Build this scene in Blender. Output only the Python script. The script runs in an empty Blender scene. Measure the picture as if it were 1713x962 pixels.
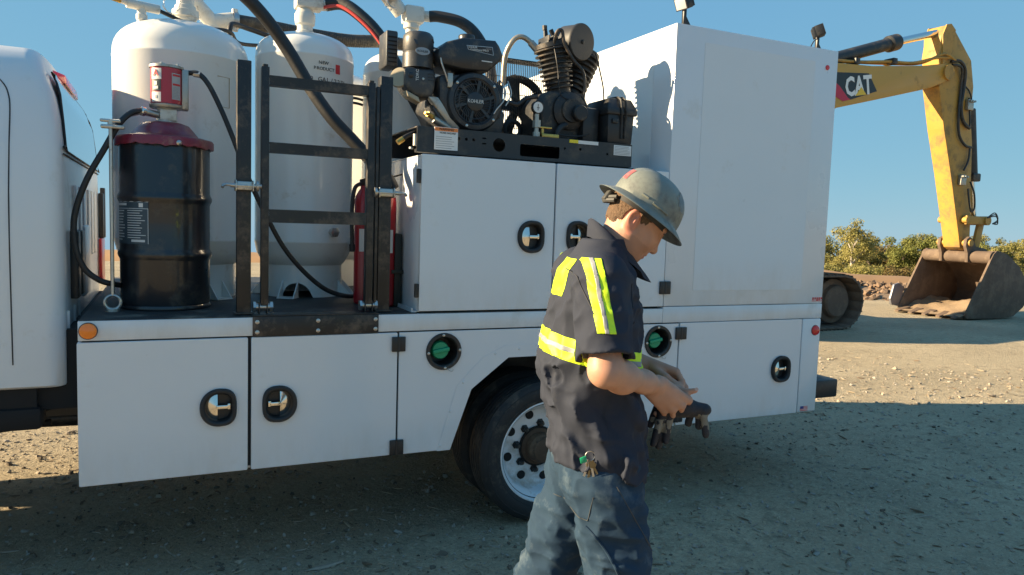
import bpy, bmesh, math, random
import numpy as np
from mathutils import Vector, Matrix, Euler
random.seed(7); np.random.seed(7)
sc = bpy.context.scene
COL = sc.collection
R = math.radians

# ------------------------------------------------------------------ camera, sky, sun, exposure
YAW, PITCH, ROLL = 0.4387, -0.08265, 0.0322
CAM = Vector((0.0, -3.6, 1.67))
cf = Vector((math.sin(YAW)*math.cos(PITCH), math.cos(YAW)*math.cos(PITCH), math.sin(PITCH)))
cr0 = Vector((math.cos(YAW), -math.sin(YAW), 0)); cu0 = cr0.cross(cf)
cr = cr0*math.cos(ROLL) + cu0*math.sin(ROLL)
cu = -cr0*math.sin(ROLL) + cu0*math.cos(ROLL)
cam_d = bpy.data.cameras.new('camera'); cam = bpy.data.objects.new('camera', cam_d)
COL.objects.link(cam)
cam.matrix_world = Matrix(((cr.x, cu.x, -cf.x, CAM.x), (cr.y, cu.y, -cf.y, CAM.y), (cr.z, cu.z, -cf.z, CAM.z), (0, 0, 0, 1)))
cam_d.sensor_width = 36; cam_d.lens = 1241.5*36/1713
cam_d.clip_start = 0.05; cam_d.clip_end = 5000
sc.camera = cam

SUN_AZ, SUN_EL = 19.0, 20.5            # light travels towards +X and a little towards -Y
world = bpy.data.worlds.new('World'); sc.world = world; world.use_nodes = True
wn = world.node_tree.nodes; wl = world.node_tree.links
bg = wn['Background']
sky = wn.new('ShaderNodeTexSky'); sky.sky_type = 'NISHITA'; sky.sun_disc = False
sky.sun_elevation = R(SUN_EL); sky.sun_rotation = R(-(90-SUN_AZ))
sky.altitude = 2000; sky.air_density = 1.0; sky.dust_density = 0.0; sky.ozone_density = 8.0
sep = wn.new('ShaderNodeSeparateColor'); cmb = wn.new('ShaderNodeCombineColor'); wl.new(sky.outputs[0], sep.inputs[0])
for i_, (p_, k_) in enumerate(((.36, 1.31), (.223, 2.25), (.05, 3.55))):     # same soft tone response for the whole sky
    pw = wn.new('ShaderNodeMath'); pw.operation = 'POWER'; pw.inputs[1].default_value = p_; wl.new(sep.outputs[i_], pw.inputs[0])
    ml = wn.new('ShaderNodeMath'); ml.operation = 'MULTIPLY'; ml.inputs[1].default_value = k_; wl.new(pw.outputs[0], ml.inputs[0]); wl.new(ml.outputs[0], cmb.inputs[i_])
wl.new(cmb.outputs[0], bg.inputs[0]); bg.inputs[1].default_value = 0.055
sun_d = bpy.data.lights.new('sun', 'SUN'); sun_d.energy = 4.9; sun_d.angle = R(0.55); sun_d.color = (1.0, 0.785, 0.50)
sun = bpy.data.objects.new('sun', sun_d); COL.objects.link(sun)
sdir = Vector((math.cos(R(SUN_AZ)), -math.sin(R(SUN_AZ)), -math.tan(R(SUN_EL)))).normalized()
sun.rotation_euler = sdir.to_track_quat('-Z', 'Y').to_euler(); sun.location = (-6, 2, 8)
sc.view_settings.view_transform = 'Standard'; sc.view_settings.look = 'None'
sc.view_settings.exposure = 1.66; sc.view_settings.gamma = 1.0; sc.view_settings.use_curve_mapping = False

# ------------------------------------------------------------------ materials
MATS = {}
def M(name, col, rough=0.5, metal=0.0, var=0.10, vs=5.0, bump=0.0, bs=60.0, dirt=None, coat=0.0, spec=0.5, rvar=0.08, emit=0.0, alpha=None):
    if name in MATS: return MATS[name]
    m = bpy.data.materials.new(name); m.use_nodes = True; MATS[name] = m
    nt = m.node_tree; n = nt.nodes; l = nt.links; b = n['Principled BSDF']
    tc = n.new('ShaderNodeTexCoord')
    nz = n.new('ShaderNodeTexNoise'); nz.inputs['Scale'].default_value = vs; nz.inputs['Detail'].default_value = 6
    l.new(tc.outputs['Object'], nz.inputs['Vector'])
    mx = n.new('ShaderNodeMix'); mx.data_type = 'RGBA'
    mx.inputs[6].default_value = tuple(max(0, c*(1-var)) for c in col)+(1,)
    mx.inputs[7].default_value = tuple(min(1, c*(1+var)) for c in col)+(1,)
    l.new(nz.outputs['Fac'], mx.inputs[0]); out = mx.outputs[2]
    rr = n.new('ShaderNodeMapRange'); rr.inputs[3].default_value = max(0.02, rough-rvar); rr.inputs[4].default_value = min(1, rough+rvar)
    l.new(nz.outputs['Fac'], rr.inputs[0]); rout = rr.outputs[0]
    if dirt:
        dcol, amt, dsc = dirt[:3]
        dz = n.new('ShaderNodeTexNoise'); dz.inputs['Scale'].default_value = dsc; dz.inputs['Detail'].default_value = 10; dz.inputs['Roughness'].default_value = 0.72
        l.new(tc.outputs['Object'], dz.inputs['Vector'])
        rp = n.new('ShaderNodeMapRange'); rp.inputs[1].default_value = 0.62-amt*0.35; rp.inputs[2].default_value = 0.78-amt*0.2
        l.new(dz.outputs['Fac'], rp.inputs[0])
        m2 = n.new('ShaderNodeMix'); m2.data_type = 'RGBA'; l.new(out, m2.inputs[6]); m2.inputs[7].default_value = tuple(dcol)+(1,)
        l.new(rp.outputs[0], m2.inputs[0]); out = m2.outputs[2]
        r2 = n.new('ShaderNodeMix'); r2.data_type = 'FLOAT'; l.new(rp.outputs[0], r2.inputs[0]); l.new(rout, r2.inputs[2]); r2.inputs[3].default_value = 0.85
        rout = r2.outputs[0]
    l.new(out, b.inputs['Base Color']); l.new(rout, b.inputs['Roughness'])
    b.inputs['Metallic'].default_value = metal; b.inputs['Specular IOR Level'].default_value = spec
    b.inputs['Coat Weight'].default_value = coat; b.inputs['Coat Roughness'].default_value = 0.08
    if bump:
        bz = n.new('ShaderNodeTexNoise'); bz.inputs['Scale'].default_value = bs; bz.inputs['Detail'].default_value = 5
        l.new(tc.outputs['Object'], bz.inputs['Vector'])
        bp = n.new('ShaderNodeBump'); bp.inputs['Strength'].default_value = bump; bp.inputs['Distance'].default_value = 0.01
        l.new(bz.outputs['Fac'], bp.inputs['Height']); l.new(bp.outputs[0], b.inputs['Normal'])
    if emit:
        b.inputs['Emission Color'].default_value = tuple(col)+(1,); b.inputs['Emission Strength'].default_value = emit
    return m
DUST = (0.30, 0.23, 0.15)
WHITE = M('white_paint', (0.655, 0.68, 0.705), 0.30, 0, 0.035, 2.5, 0.035, 3.5, (( .57, .56, .53), 0.10, 2.8), coat=0.45)
def dust_foot(m, h=.22, amt=.34, col=(.46, .40, .32)):
    """thin road dust settled along a panel's lower edge, broken up by noise"""
    nt = m.node_tree; n = nt.nodes; l = nt.links; b = n['Principled BSDF']; src = b.inputs['Base Color'].links[0].from_socket
    tc = n.new('ShaderNodeTexCoord'); sx = n.new('ShaderNodeSeparateXYZ'); l.new(tc.outputs['Object'], sx.inputs[0])
    nz = n.new('ShaderNodeTexNoise'); nz.inputs['Scale'].default_value = 5; nz.inputs['Detail'].default_value = 10; nz.inputs['Roughness'].default_value = .7
    mp = n.new('ShaderNodeMapping'); mp.inputs['Scale'].default_value = (1.6, 1.6, .5); l.new(tc.outputs['Object'], mp.inputs[0]); l.new(mp.outputs[0], nz.inputs['Vector'])
    r = n.new('ShaderNodeMapRange'); r.inputs[1].default_value = h; r.inputs[2].default_value = 0; l.new(sx.outputs['Z'], r.inputs[0])
    r2 = n.new('ShaderNodeMapRange'); r2.inputs[1].default_value = .35; r2.inputs[2].default_value = .70; r2.inputs[4].default_value = amt; l.new(nz.outputs['Fac'], r2.inputs[0])
    mu = n.new('ShaderNodeMath'); mu.operation = 'MULTIPLY'; l.new(r.outputs[0], mu.inputs[0]); l.new(r2.outputs[0], mu.inputs[1])
    mx = n.new('ShaderNodeMix'); mx.data_type = 'RGBA'; l.new(mu.outputs[0], mx.inputs[0]); l.new(src, mx.inputs[6]); mx.inputs[7].default_value = col+(1,); l.new(mx.outputs[2], b.inputs['Base Color'])
dust_foot(WHITE)
TANKW = M('tank_paint', (0.76, 0.75, 0.71), 0.30, 0, 0.03, 3.0, 0.02, 40, ((.55, .47, .36), 0.10, 4.0), coat=0.4)
CABW = M('cab_paint', (0.68, 0.68, 0.68), 0.38, 0, 0.03, 1.5, 0.02, 4, ((.52, .48, .42), 0.10, 1.6), coat=0.12)
BLACK = M('black_paint', (0.018, 0.018, 0.02), 0.38, 0, 0.25, 9, 0.02, 70, ((.10, .085, .065), 0.25, 6))
DECKM = M('deck_coating', (0.022, 0.024, 0.026), 0.62, 0, 0.35, 14, 0.25, 160, ((.17, .15, .12), 0.30, 5))
STEELB = M('worn_black_steel', (0.025, 0.025, 0.026), 0.42, 0.3, 0.3, 10, 0.05, 60, ((.16, .12, .09), 0.34, 9))
RUBBER = M('rubber', (0.014, 0.014, 0.015), 0.55, 0, 0.25, 12, 0.05, 80, ((.10, .085, .07), 0.16, 5))
TYRE = M('tyre_rubber', (0.017, 0.017, 0.018), 0.72, 0, 0.2, 8, 0.12, 120, ((.11, .092, .07), 0.30, 7))
PLASTIC = M('black_plastic', (0.016, 0.017, 0.019), 0.42, 0, 0.2, 12, 0.05, 180, ((.13, .11, .08), 0.2, 8))
CASTB = M('black_casting', (0.022, 0.023, 0.025), 0.5, 0.2, 0.25, 16, 0.10, 140, ((.17, .13, .09), 0.26, 14))
STEEL = M('zinc_steel', (0.50, 0.48, 0.45), 0.35, 0.9, 0.18, 20, 0.03, 80, ((.25, .18, .11), 0.22, 18))
CHROME = M('chrome', (0.72, 0.70, 0.66), 0.13, 1.0, 0.05, 10)
ALU = M('cast_aluminium', (0.42, 0.40, 0.36), 0.42, 0.8, 0.15, 16, 0.08, 90, ((.2, .16, .11), 0.25, 12))
FITW = M('fitting_white', (0.62, 0.60, 0.54), 0.42, 0, 0.08, 9, 0.03, 60, ((.30, .24, .16), 0.25, 9))
DARK = M('dark_void', (0.006, 0.006, 0.007), 0.8, 0, 0.1, 5)
SEAMGAP = M('seam_and_gap_shade', (0.03, 0.03, 0.032), 0.7, 0, 0.2, 9)  # dark seam lines; on box carcasses it paints the shade of door gaps
RED = M('red_paint', (0.38, 0.010, 0.015), 0.32, 0, 0.1, 7, 0.02, 60, ((.30, .08, .06), 0.15, 8), coat=0.3)
MAROON = M('maroon_paint', (0.20, 0.016, 0.034), 0.40, 0, 0.15, 7, 0.03, 60, ((.30, .18, .13), 0.25, 8), coat=0.2)
ORANGE = M('amber_lens', (0.95, 0.22, 0.01), 0.18, 0, 0.05, 9, coat=0.6)
REDLENS = M('red_lens', (0.62, 0.01, 0.012), 0.16, 0, 0.08, 9, coat=0.6)
GREENP = M('green_plastic', (0.008, 0.30, 0.14), 0.42, 0, 0.1, 9, 0.03, 80)
GLASS = M('dark_glass', (0.010, 0.014, 0.016), 0.03, 0, 0.1, 3, spec=0.9, coat=1.0, rvar=0.01)
WLABEL = M('white_label', (0.66, 0.66, 0.64), 0.5, 0, 0.05, 20)
INK = M('black_ink', (0.02, 0.02, 0.022), 0.6)
REDINK = M('red_ink', (0.62, 0.03, 0.03), 0.55)
ORINK = M('orange_ink', (0.75, 0.22, 0.05), 0.55)
YELINK = M('yellow_ink', (0.80, 0.62, 0.03), 0.55)
GREYINK = M('grey_ink', (0.33, 0.33, 0.34), 0.6)
BRASS = M('brass', (0.55, 0.36, 0.10), 0.35, 0.9, 0.15, 20)

# ------------------------------------------------------------------ object helpers
WL = {}
def link(o, parent, loc):
    COL.objects.link(o); loc = Vector(loc); WL[o.name] = loc
    if parent is not None:
        o.parent = parent; o.location = loc-WL[parent.name]
    else: o.location = loc
    return o
def tag(o, label=None, cat=None, group=None, kind=None):
    if label: o['label'] = label
    if cat: o['category'] = cat
    if group: o['group'] = group
    if kind: o['kind'] = kind
    return o
def thing(name, label, cat, loc, group=None):
    o = bpy.data.objects.new(name, None); o.empty_display_size = 0.1
    link(o, None, loc); return tag(o, label, cat, group)

class B:
    """collects shapes, then becomes one mesh object"""
    def __init__(s): s.V = []; s.F = []; s.n = 0; s.MI = []; s.mi = 0
    def add(s, V, F):
        V = [tuple(v) for v in V]; s.V += V; s.F += [tuple(i+s.n for i in f) for f in F]; s.MI += [s.mi]*len(F); s.n += len(V); return s
    def bm(s, bm, X=None):
        bm.verts.ensure_lookup_table(); bm.verts.index_update()
        V = [(X @ v.co if X else v.co) for v in bm.verts]; F = [[v.index for v in f.verts] for f in bm.faces]
        bm.free(); return s.add(V, F)
    def box(s, x0, x1, y0, y1, z0, z1, bev=0.0, seg=2, X=None):
        b = bmesh.new(); bmesh.ops.create_cube(b, size=1)
        for v in b.verts: v.co = Vector(((x0+x1)/2+v.co.x*(x1-x0), (y0+y1)/2+v.co.y*(y1-y0), (z0+z1)/2+v.co.z*(z1-z0)))
        if bev: bmesh.ops.bevel(b, geom=list(b.edges), offset=bev, segments=seg, affect='EDGES', profile=0.5, clamp_overlap=True)
        return s.bm(b, X)
    def hull(s, pts, bev=0.0, seg=2):
        b = bmesh.new()
        for p in pts: b.verts.new(p)
        r = bmesh.ops.convex_hull(b, input=list(b.verts))
        bmesh.ops.dissolve_limit(b, angle_limit=0.02, verts=list(b.verts), edges=list(b.edges))
        if bev: bmesh.ops.bevel(b, geom=list(b.edges), offset=bev, segments=seg, affect='EDGES', profile=0.5, clamp_overlap=True)
        return s.bm(b)
    def frame(s, a):
        a = Vector(a).normalized(); t = Vector((0, 0, 1)) if abs(a.z) < 0.9 else Vector((1, 0, 0))
        u = a.cross(t).normalized(); return u, a.cross(u).normalized(), a
    def lathe(s, prof, o, axis, n=32, sx=1, sy=1, caps=(1, 1)):
        u, v, a = s.frame(axis); o = Vector(o); V = []; F = []
        for r, h in prof:
            for k in range(n):
                t = 2*math.pi*k/n; V.append(o+a*h+u*(r*sx*math.cos(t))+v*(r*sy*math.sin(t)))
        m = len(prof)
        for i in range(m-1):
            for k in range(n):
                k2 = (k+1) % n; F.append((i*n+k, i*n+k2, (i+1)*n+k2, (i+1)*n+k))
        if caps[0] and prof[0][0] > 1e-6: F.append(tuple(range(n))[::-1])
        if caps[1] and prof[-1][0] > 1e-6: F.append(tuple((m-1)*n+k for k in range(n)))
        return s.add(V, F)
    def cyl(s, p0, p1, r0, r1=None, n=20, bev=0.0):
        p0 = Vector(p0); p1 = Vector(p1); L = (p1-p0).length; r1 = r0 if r1 is None else r1
        if bev: pr = [(r0-bev, 0), (r0, bev), (r1, L-bev), (r1-bev, L)]
        else: pr = [(r0, 0), (r1, L)]
        return s.lathe(pr, p0, p1-p0, n)
    def tube(s, pts, r, n=10, smooth=6, rr=None):
        P = [Vector(p) for p in pts]
        if smooth and len(P) > 2:
            Q = []
            for i in range(len(P)-1):
                a = P[max(i-1, 0)]; b_ = P[i]; c = P[i+1]; d = P[min(i+2, len(P)-1)]
                for k in range(smooth):
                    t = k/smooth; Q.append(0.5*((2*b_)+(c-a)*t+(2*a-5*b_+4*c-d)*t*t+(3*b_-a-3*c+d)*t**3))
            Q.append(P[-1]); P = Q
        V = []; F = []; u = None
        for i, p in enumerate(P):
            t = (P[min(i+1, len(P)-1)]-P[max(i-1, 0)]).normalized()
            if u is None: u, v, _ = s.frame(t)
            else:
                u = (u-t*u.dot(t)).normalized(); v = t.cross(u)
            q = r if rr is None else rr(i/(len(P)-1))
            for k in range(n):
                a = 2*math.pi*k/n; V.append(p+u*(q*math.cos(a))+v*(q*math.sin(a)))
        m = len(P)
        for i in range(m-1):
            for k in range(n):
                k2 = (k+1) % n; F.append((i*n+k, i*n+k2, (i+1)*n+k2, (i+1)*n+k))
        F.append(tuple(range(n))[::-1]); F.append(tuple((m-1)*n+k for k in range(n)))
        return s.add(V, F)
    def prism(s, poly, d0, d1, plane='xz', bev=0.0):
        """poly in a plane, pushed along the third axis from d0 to d1"""
        f = {'xz': lambda a, b, d: (a, d, b), 'yz': lambda a, b, d: (d, a, b), 'xy': lambda a, b, d: (a, b, d)}[plane]
        b = bmesh.new(); n = len(poly)
        A = [b.verts.new(f(p[0], p[1], d0)) for p in poly]; C = [b.verts.new(f(p[0], p[1], d1)) for p in poly]
        b.faces.new(A); b.faces.new(C[::-1])
        for i in range(n): b.faces.new((A[i], C[i], C[(i+1) % n], A[(i+1) % n]))
        bmesh.ops.recalc_face_normals(b, faces=list(b.faces))
        if bev: bmesh.ops.bevel(b, geom=list(b.edges), offset=bev, segments=2, affect='EDGES', profile=0.5, clamp_overlap=True)
        return s.bm(b)
    def loft(s, rings, cap=True):
        n = len(rings[0]); V = [p for r in rings for p in r]; F = []
        for i in range(len(rings)-1):
            for k in range(n):
                k2 = (k+1) % n; F.append((i*n+k, i*n+k2, (i+1)*n+k2, (i+1)*n+k))
        if cap: F.append(tuple(range(n))[::-1]); F.append(tuple((len(rings)-1)*n+k for k in range(n)))
        return s.add(V, F)
    def out(s, name, mat, parent=None, ang=35, base=True, recalc=True):
        me = bpy.data.meshes.new(name); V = np.array(s.V, dtype=float)
        lo = V.min(0); hi = V.max(0); c = Vector(((lo[0]+hi[0])/2, (lo[1]+hi[1])/2, lo[2] if base else (lo[2]+hi[2])/2))
        me.from_pydata((V-np.array(c)).tolist(), [], s.F)
        if recalc:
            b = bmesh.new(); b.from_mesh(me); bmesh.ops.recalc_face_normals(b, faces=list(b.faces)); b.to_mesh(me); b.free()
        for m in (mat if isinstance(mat, (list, tuple)) else [mat]): me.materials.append(m)
        if isinstance(mat, (list, tuple)): me.polygons.foreach_set('material_index', s.MI)
        me.shade_smooth(); me.set_sharp_from_angle(angle=R(ang)); me.update()
        return link(bpy.data.objects.new(name, me), parent, c)

def curve_plate(loops, d0, d1, plane='xz', bevel=0.0):
    """flat plate with holes: first loop is the outline. Returns B."""
    cu_ = bpy.data.curves.new('plate', 'CURVE'); cu_.dimensions = '2D'; cu_.fill_mode = 'BOTH'
    th = abs(d1-d0); cu_.extrude = max(th/2-bevel, 1e-4); cu_.bevel_depth = bevel; cu_.bevel_resolution = 1
    if bevel: cu_.offset = -bevel
    for lp in loops:
        sp = cu_.splines.new('POLY'); sp.points.add(len(lp)-1); sp.use_cyclic_u = True
        for i, p in enumerate(lp): sp.points[i].co = (p[0], p[1], 0, 1)
    o = bpy.data.objects.new('plate', cu_); COL.objects.link(o)
    me = bpy.data.meshes.new_from_object(o.evaluated_get(bpy.context.evaluated_depsgraph_get()))
    mid = (d0+d1)/2; f = {'xz': lambda c: (c.x, mid+c.z, c.y), 'yz': lambda c: (mid+c.z, c.x, c.y), 'xy': lambda c: (c.x, c.y, mid+c.z)}[plane]
    b = B(); b.add([f(v.co) for v in me.vertices], [list(p.vertices) for p in me.polygons])
    bpy.data.objects.remove(o); bpy.data.curves.remove(cu_); bpy.data.meshes.remove(me)
    return b
def circle(cx, cz, r, n=28, sx=1, sz=1): return [(cx+sx*r*math.cos(2*math.pi*k/n), cz+sz*r*math.sin(2*math.pi*k/n)) for k in range(n)]
def rrect(x0, x1, z0, z1, r, n=5):
    P = []
    for cx, cz, a in ((x1-r, z1-r, 0), (x0+r, z1-r, 90), (x0+r, z0+r, 180), (x1-r, z0+r, 270)):
        for k in range(n+1): t = R(a+90*k/n); P.append((cx+r*math.cos(t), cz+r*math.sin(t)))
    return P
def copy_obj(o, parent, loc, rot=None):
    c = o.copy(); link(c, parent, loc)
    if rot is not None: c.rotation_euler = rot
    return c
def text(body, size, loc, rot, mat, parent, name='lettering', ext=0.0008, sx=1.0, align='CENTER', bold=0.0):
    cu_ = bpy.data.curves.new(name, 'FONT'); cu_.body = body; cu_.size = size; cu_.extrude = ext; cu_.align_x = align; cu_.align_y = 'CENTER'; cu_.resolution_u = 2; cu_.offset = bold
    o = bpy.data.objects.new(name, cu_); COL.objects.link(o)
    me = bpy.data.meshes.new_from_object(o.evaluated_get(bpy.context.evaluated_depsgraph_get()))
    bpy.data.objects.remove(o); bpy.data.curves.remove(cu_)
    X = Matrix.Translation(loc) @ Euler(rot).to_matrix().to_4x4() @ Matrix.Diagonal((sx, 1, 1, 1))
    b = B(); b.add([X @ v.co for v in me.vertices], [list(p.vertices) for p in me.polygons]); bpy.data.meshes.remove(me)
    return b.out(name, mat, parent, recalc=False)
FRONT = (R(90), 0, 0)      # lettering that faces -Y
def vnoise(P, scale, seed=0, octv=3):
    """smooth value noise, vectorised, in -1..1"""
    P = np.asarray(P, float)*scale; out = np.zeros(len(P)); amp = 1.0; tot = 0
    for o in range(octv):
        Q = P*(2**o)+seed*17.3+o*5.1; i = np.floor(Q).astype(np.int64); f = Q-i; f = f*f*(3-2*f); r = np.zeros(len(P))
        for dx in (0, 1):
            for dy in (0, 1):
                for dz in (0, 1):
                    h = ((i[:, 0]+dx)*374761393+(i[:, 1]+dy)*668265263+(i[:, 2]+dz)*2147483647+seed*144665) & 0xffffffff
                    h = ((h ^ (h >> 13))*1274126177) & 0xffffffff; h = (h ^ (h >> 16)) & 0xffff
                    w = (f[:, 0] if dx else 1-f[:, 0])*(f[:, 1] if dy else 1-f[:, 1])*(f[:, 2] if dz else 1-f[:, 2])
                    r += w*(h/32767.5-1)
        out += r*amp; tot += amp; amp *= 0.5
    return out/tot
# ------------------------------------------------------------------ service truck
TR = thing('service_truck', 'white service truck with boxed side compartments and black deck', 'truck', (1.8, 1.2, 0))
BW = 2.44
DX = 0.012
def latch_loop(cx, cz, w, h, flip, n=40):
    P = []
    for k in range(n):
        t = 2*math.pi*k/n; c, s_ = math.cos(t), math.sin(t)
        e = 2.0 if c < 0 else 3.6
        x = math.copysign(abs(c)**(2/e), c)*w/2*(1.0 if c < 0 else 0.92); z = math.copysign(abs(s_)**(2/(2.2 if c < 0 else 3.0)), s_)*h/2*(1-0.10*max(c, 0))
        P.append((cx+(x if not flip else -x), cz+z))
    return P if not flip else P[::-1]
LW, LH = 0.166, 0.176
def latch(cx, cz, flip, door):
    rings = []
    for sc_, y in ((1.0, -0.004), (0.995, -0.012), (0.94, -0.022), (0.84, -0.024), (0.74, -0.018), (0.70, -0.004), (0.69, 0.03)):
        rings.append([(x, y-0.004, z) for x, z in latch_loop(cx, cz, LW*sc_, LH*sc_, flip)])
    fr = B().loft(rings, cap=False).out('latch_frame', RUBBER, door, 50)
    b = B(); b.loft([[(x, y, z) for x, z in latch_loop(cx, cz, LW*0.69, LH*0.69, flip)] for y in (0.022, 0.052)]); b.out('latch_cup', PLASTIC, door)
    s_ = -1 if not flip else 1
    # chrome dish on the rounded side
    rings = []; N = 14
    for i in range(6):
        f = i/5; ring = []
        for k in range(N+1):
            t = -math.pi/2+math.pi*k/N
            ring.append((cx+s_*(0.006+f*0.050*math.cos(t)), 0.012-0.014*(1-f), cz+f*0.060*math.sin(t)))
        rings.append(ring)
    V = [p for r in rings for p in r]; F = []
    for i in range(5):
        for k in range(N): F.append((i*(N+1)+k, i*(N+1)+k+1, (i+1)*(N+1)+k+1, (i+1)*(N+1)+k))
    d = B(); d.add(V, F); d.add([(x, y+0.008, z) for x, y, z in V], [f[::-1] for f in F]); d.out('latch_paddle', CHROME, door, 60)
    h = B(); h.box(min(cx+s_*0.012, cx-s_*0.046), max(cx+s_*0.012, cx-s_*0.046), -0.008, 0.006, cz-0.009, cz+0.009, 0.003)
    h.box(min(cx-s_*0.036, cx-s_*0.050), max(cx-s_*0.036, cx-s_*0.050), -0.010, 0.022, cz-0.012, cz+0.016, 0.003)
    h.out('latch_pull', CHROME, door)
def hinge(x0, x1, z0, z1, parent, y=-0.004):
    xm = (x0+x1)/2
    h = B(); h.box(x0, xm-0.004, y-0.014, y-0.0005, z0, z1, 0.003); h.box(xm+0.004, x1, y-0.014, y-0.0005, z0, z1, 0.003)
    h.cyl((xm, y-0.010, z0), (xm, y-0.010, z1), 0.0075, n=10); h.out('hinge', PLASTIC, parent)
def door(x0, x1, z0, z1, lx=None, lz=None, flip=False, name='compartment_door', label=None):
    loops = [rrect(x0, x1, z0, z1, 0.006, 2)]
    if lx is not None: loops.append(latch_loop(lx, lz, LW*0.8, LH*0.8, flip))
    d = curve_plate(loops, -0.004, 0.022, 'xz', 0.0025).out(name, WHITE, TR, 50)
    if lx is not None: latch(lx, lz, flip, d)
    if label: d['label'] = label
    return d
# carcass of the low boxes
core = B(); core.box(-0.325, 1.19, 0.024, 0.56, 0.50, 1.12); core.box(2.815, 3.965, 0.024, 0.56, 0.50, 1.12)
core.box(1.19, 2.815, 0.30, 0.56, 0.98, 1.12); core.out('side_box_carcass', SEAMGAP, TR)  # near-black carcass puts the gap shade behind the white doors
b = B(); b.box(-0.340, -0.326, 0.0, 0.56, 0.490, 1.118, 0.003); b.box(-0.326, 1.19, 0.03, 0.56, 0.488, 0.499); b.out('front_end_panel', WHITE, TR)
d1 = door(-0.342, 0.346, 0.488, 1.116, 0.221, 0.797, False)
d2 = door(0.361, 1.060, 0.488, 1.116, 0.486, 0.795, True)
dr = door(2.818, 3.812, 0.489, 1.119, 3.645, 0.794, False)
b = B(); b.box(3.822, 3.985, -0.003, 0.05, 0.489, 1.1195, 0.008, 3); b.out('rear_corner_post', WHITE, TR)
b = B(); b.box(3.965, 3.984, 0.05, BW-0.002, 0.489, 1.119, 0.003); b.out('tail_panel', WHITE, TR)
hinge(1.029, 1.099, 1.021, 1.096, d2); hinge(1.027, 1.098, 0.489, 0.566, d2)
hinge(2.782, 2.860, 1.020, 1.094, dr); hinge(2.782, 2.860, 0.510, 0.586, dr)
# wheel arch panel with round holes for the fillers
AX = 1.95
arch = [(1.355, 0.486), (1.468, 0.803), (1.679, 0.964), (2.221, 0.964), (2.432, 0.803), (2.545, 0.486)]
F1, F2 = (1.308, 1.010), (2.660, 1.012)
outl = [(1.070, 0.486)]+arch+[(2.808, 0.486), (2.808, 1.116), (1.070, 1.116)]
curve_plate([outl, circle(*F1, 0.084), circle(*F2, 0.084)], -0.003, 0.016, 'xz', 0.002).out('wheel_arch_panel', WHITE, TR, 50)
tri = [(1.282, 0.484), (1.386, 0.825), (1.532, 0.971), (1.663, 1.030), (2.237, 1.030), (2.368, 0.971), (2.514, 0.825), (2.618, 0.484)]
at_ = curve_plate([tri+[(p[0], p[1]-0.002) for p in arch[::-1]]], -0.0055, -0.0034, 'xz').out('wheel_arch_trim', WHITE, TR, 50)
rv = None
for px, pz in ((1.300, .51), (1.352, .69), (1.420, .84), (1.60, .985), (1.74, 1.006), (2.16, 1.006), (2.30, .985), (2.48, .84), (2.55, .69), (2.60, .51)):
    if rv is None: rv = B().lathe([(0.0075, 0), (0.006, 0.002), (0.002, 0.0034)], (px, -0.0056, pz), (0, -1, 0), 10).out('rivet', WHITE, at_, base=False); r0 = WL[rv.name].copy()
    else: copy_obj(rv, at_, (px, r0.y, pz))
b = B(); b.prism([(p[0], p[1]) for p in [(1.37, 0.55), (1.475, 0.81), (1.685, 0.972), (2.215, 0.972), (2.425, 0.81), (2.53, 0.55)]]+[(2.55, 0.55), (2.44, .82), (2.225, .985), (1.675, .985), (1.46, .82), (1.35, .55)], 0.017, 0.58); b.out('wheel_well', DARK, TR)
for fx, fz in (F1, F2):
    f = B().lathe([(0.070, 0.10), (0.074, 0.0), (0.080, -0.006), (0.094, -0.006), (0.097, 0.0), (0.097, 0.004)][::-1], (fx, -0.008, fz), (0, 1, 0), 40, caps=(0, 0)).out('fuel_filler', PLASTIC, TR, 40)
    cup = B().lathe([(0.0738, 0.004), (0.072, 0.095), (0.0, 0.096)], (fx, 0, fz), (0, 1, 0), 32, caps=(0, 0)).out('filler_cup', PLASTIC, f)
    cap = B(); cx, cz = fx-0.012, fz+0.004
    cap.lathe([(0.044, 0.07), (0.048, 0.045), (0.047, 0.018), (0.042, 0.010), (0.0, 0.008)], (cx, 0, cz), (0, 1, 0), 28)
    cap.box(cx-0.046, cx+0.046, -0.006, 0.02, cz-0.011, cz+0.011, 0.006, X=Matrix.Translation((cx, 0, cz)) @ Matrix.Rotation(R(-10), 4, 'Y') @ Matrix.Translation((-cx, 0, -cz)))
    cap.out('filler_cap', GREENP, f)
    sc0 = None
    for k in range(4):
        a = R(90*k+4); px, pz = fx+0.086*math.cos(a), fz+0.086*math.sin(a)
        if sc0 is None: sc0 = B().lathe([(0.0075, 0), (0.0075, 0.003), (0.003, 0.005)], (px, -0.0138, pz), (0, -1, 0), 10).out('screw', STEEL, f, base=False); sy = WL[sc0.name].y
        else: copy_obj(sc0, f, (px, sy, pz))
    B().tube([(fx+.02, -0.016, fz-.088), (fx+.03, -0.02, fz-.10), (fx+.045, -0.02, fz-.103), (fx+.05, -0.018, fz-.093)], 0.002, 6).out('lanyard', STEEL, f)
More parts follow.
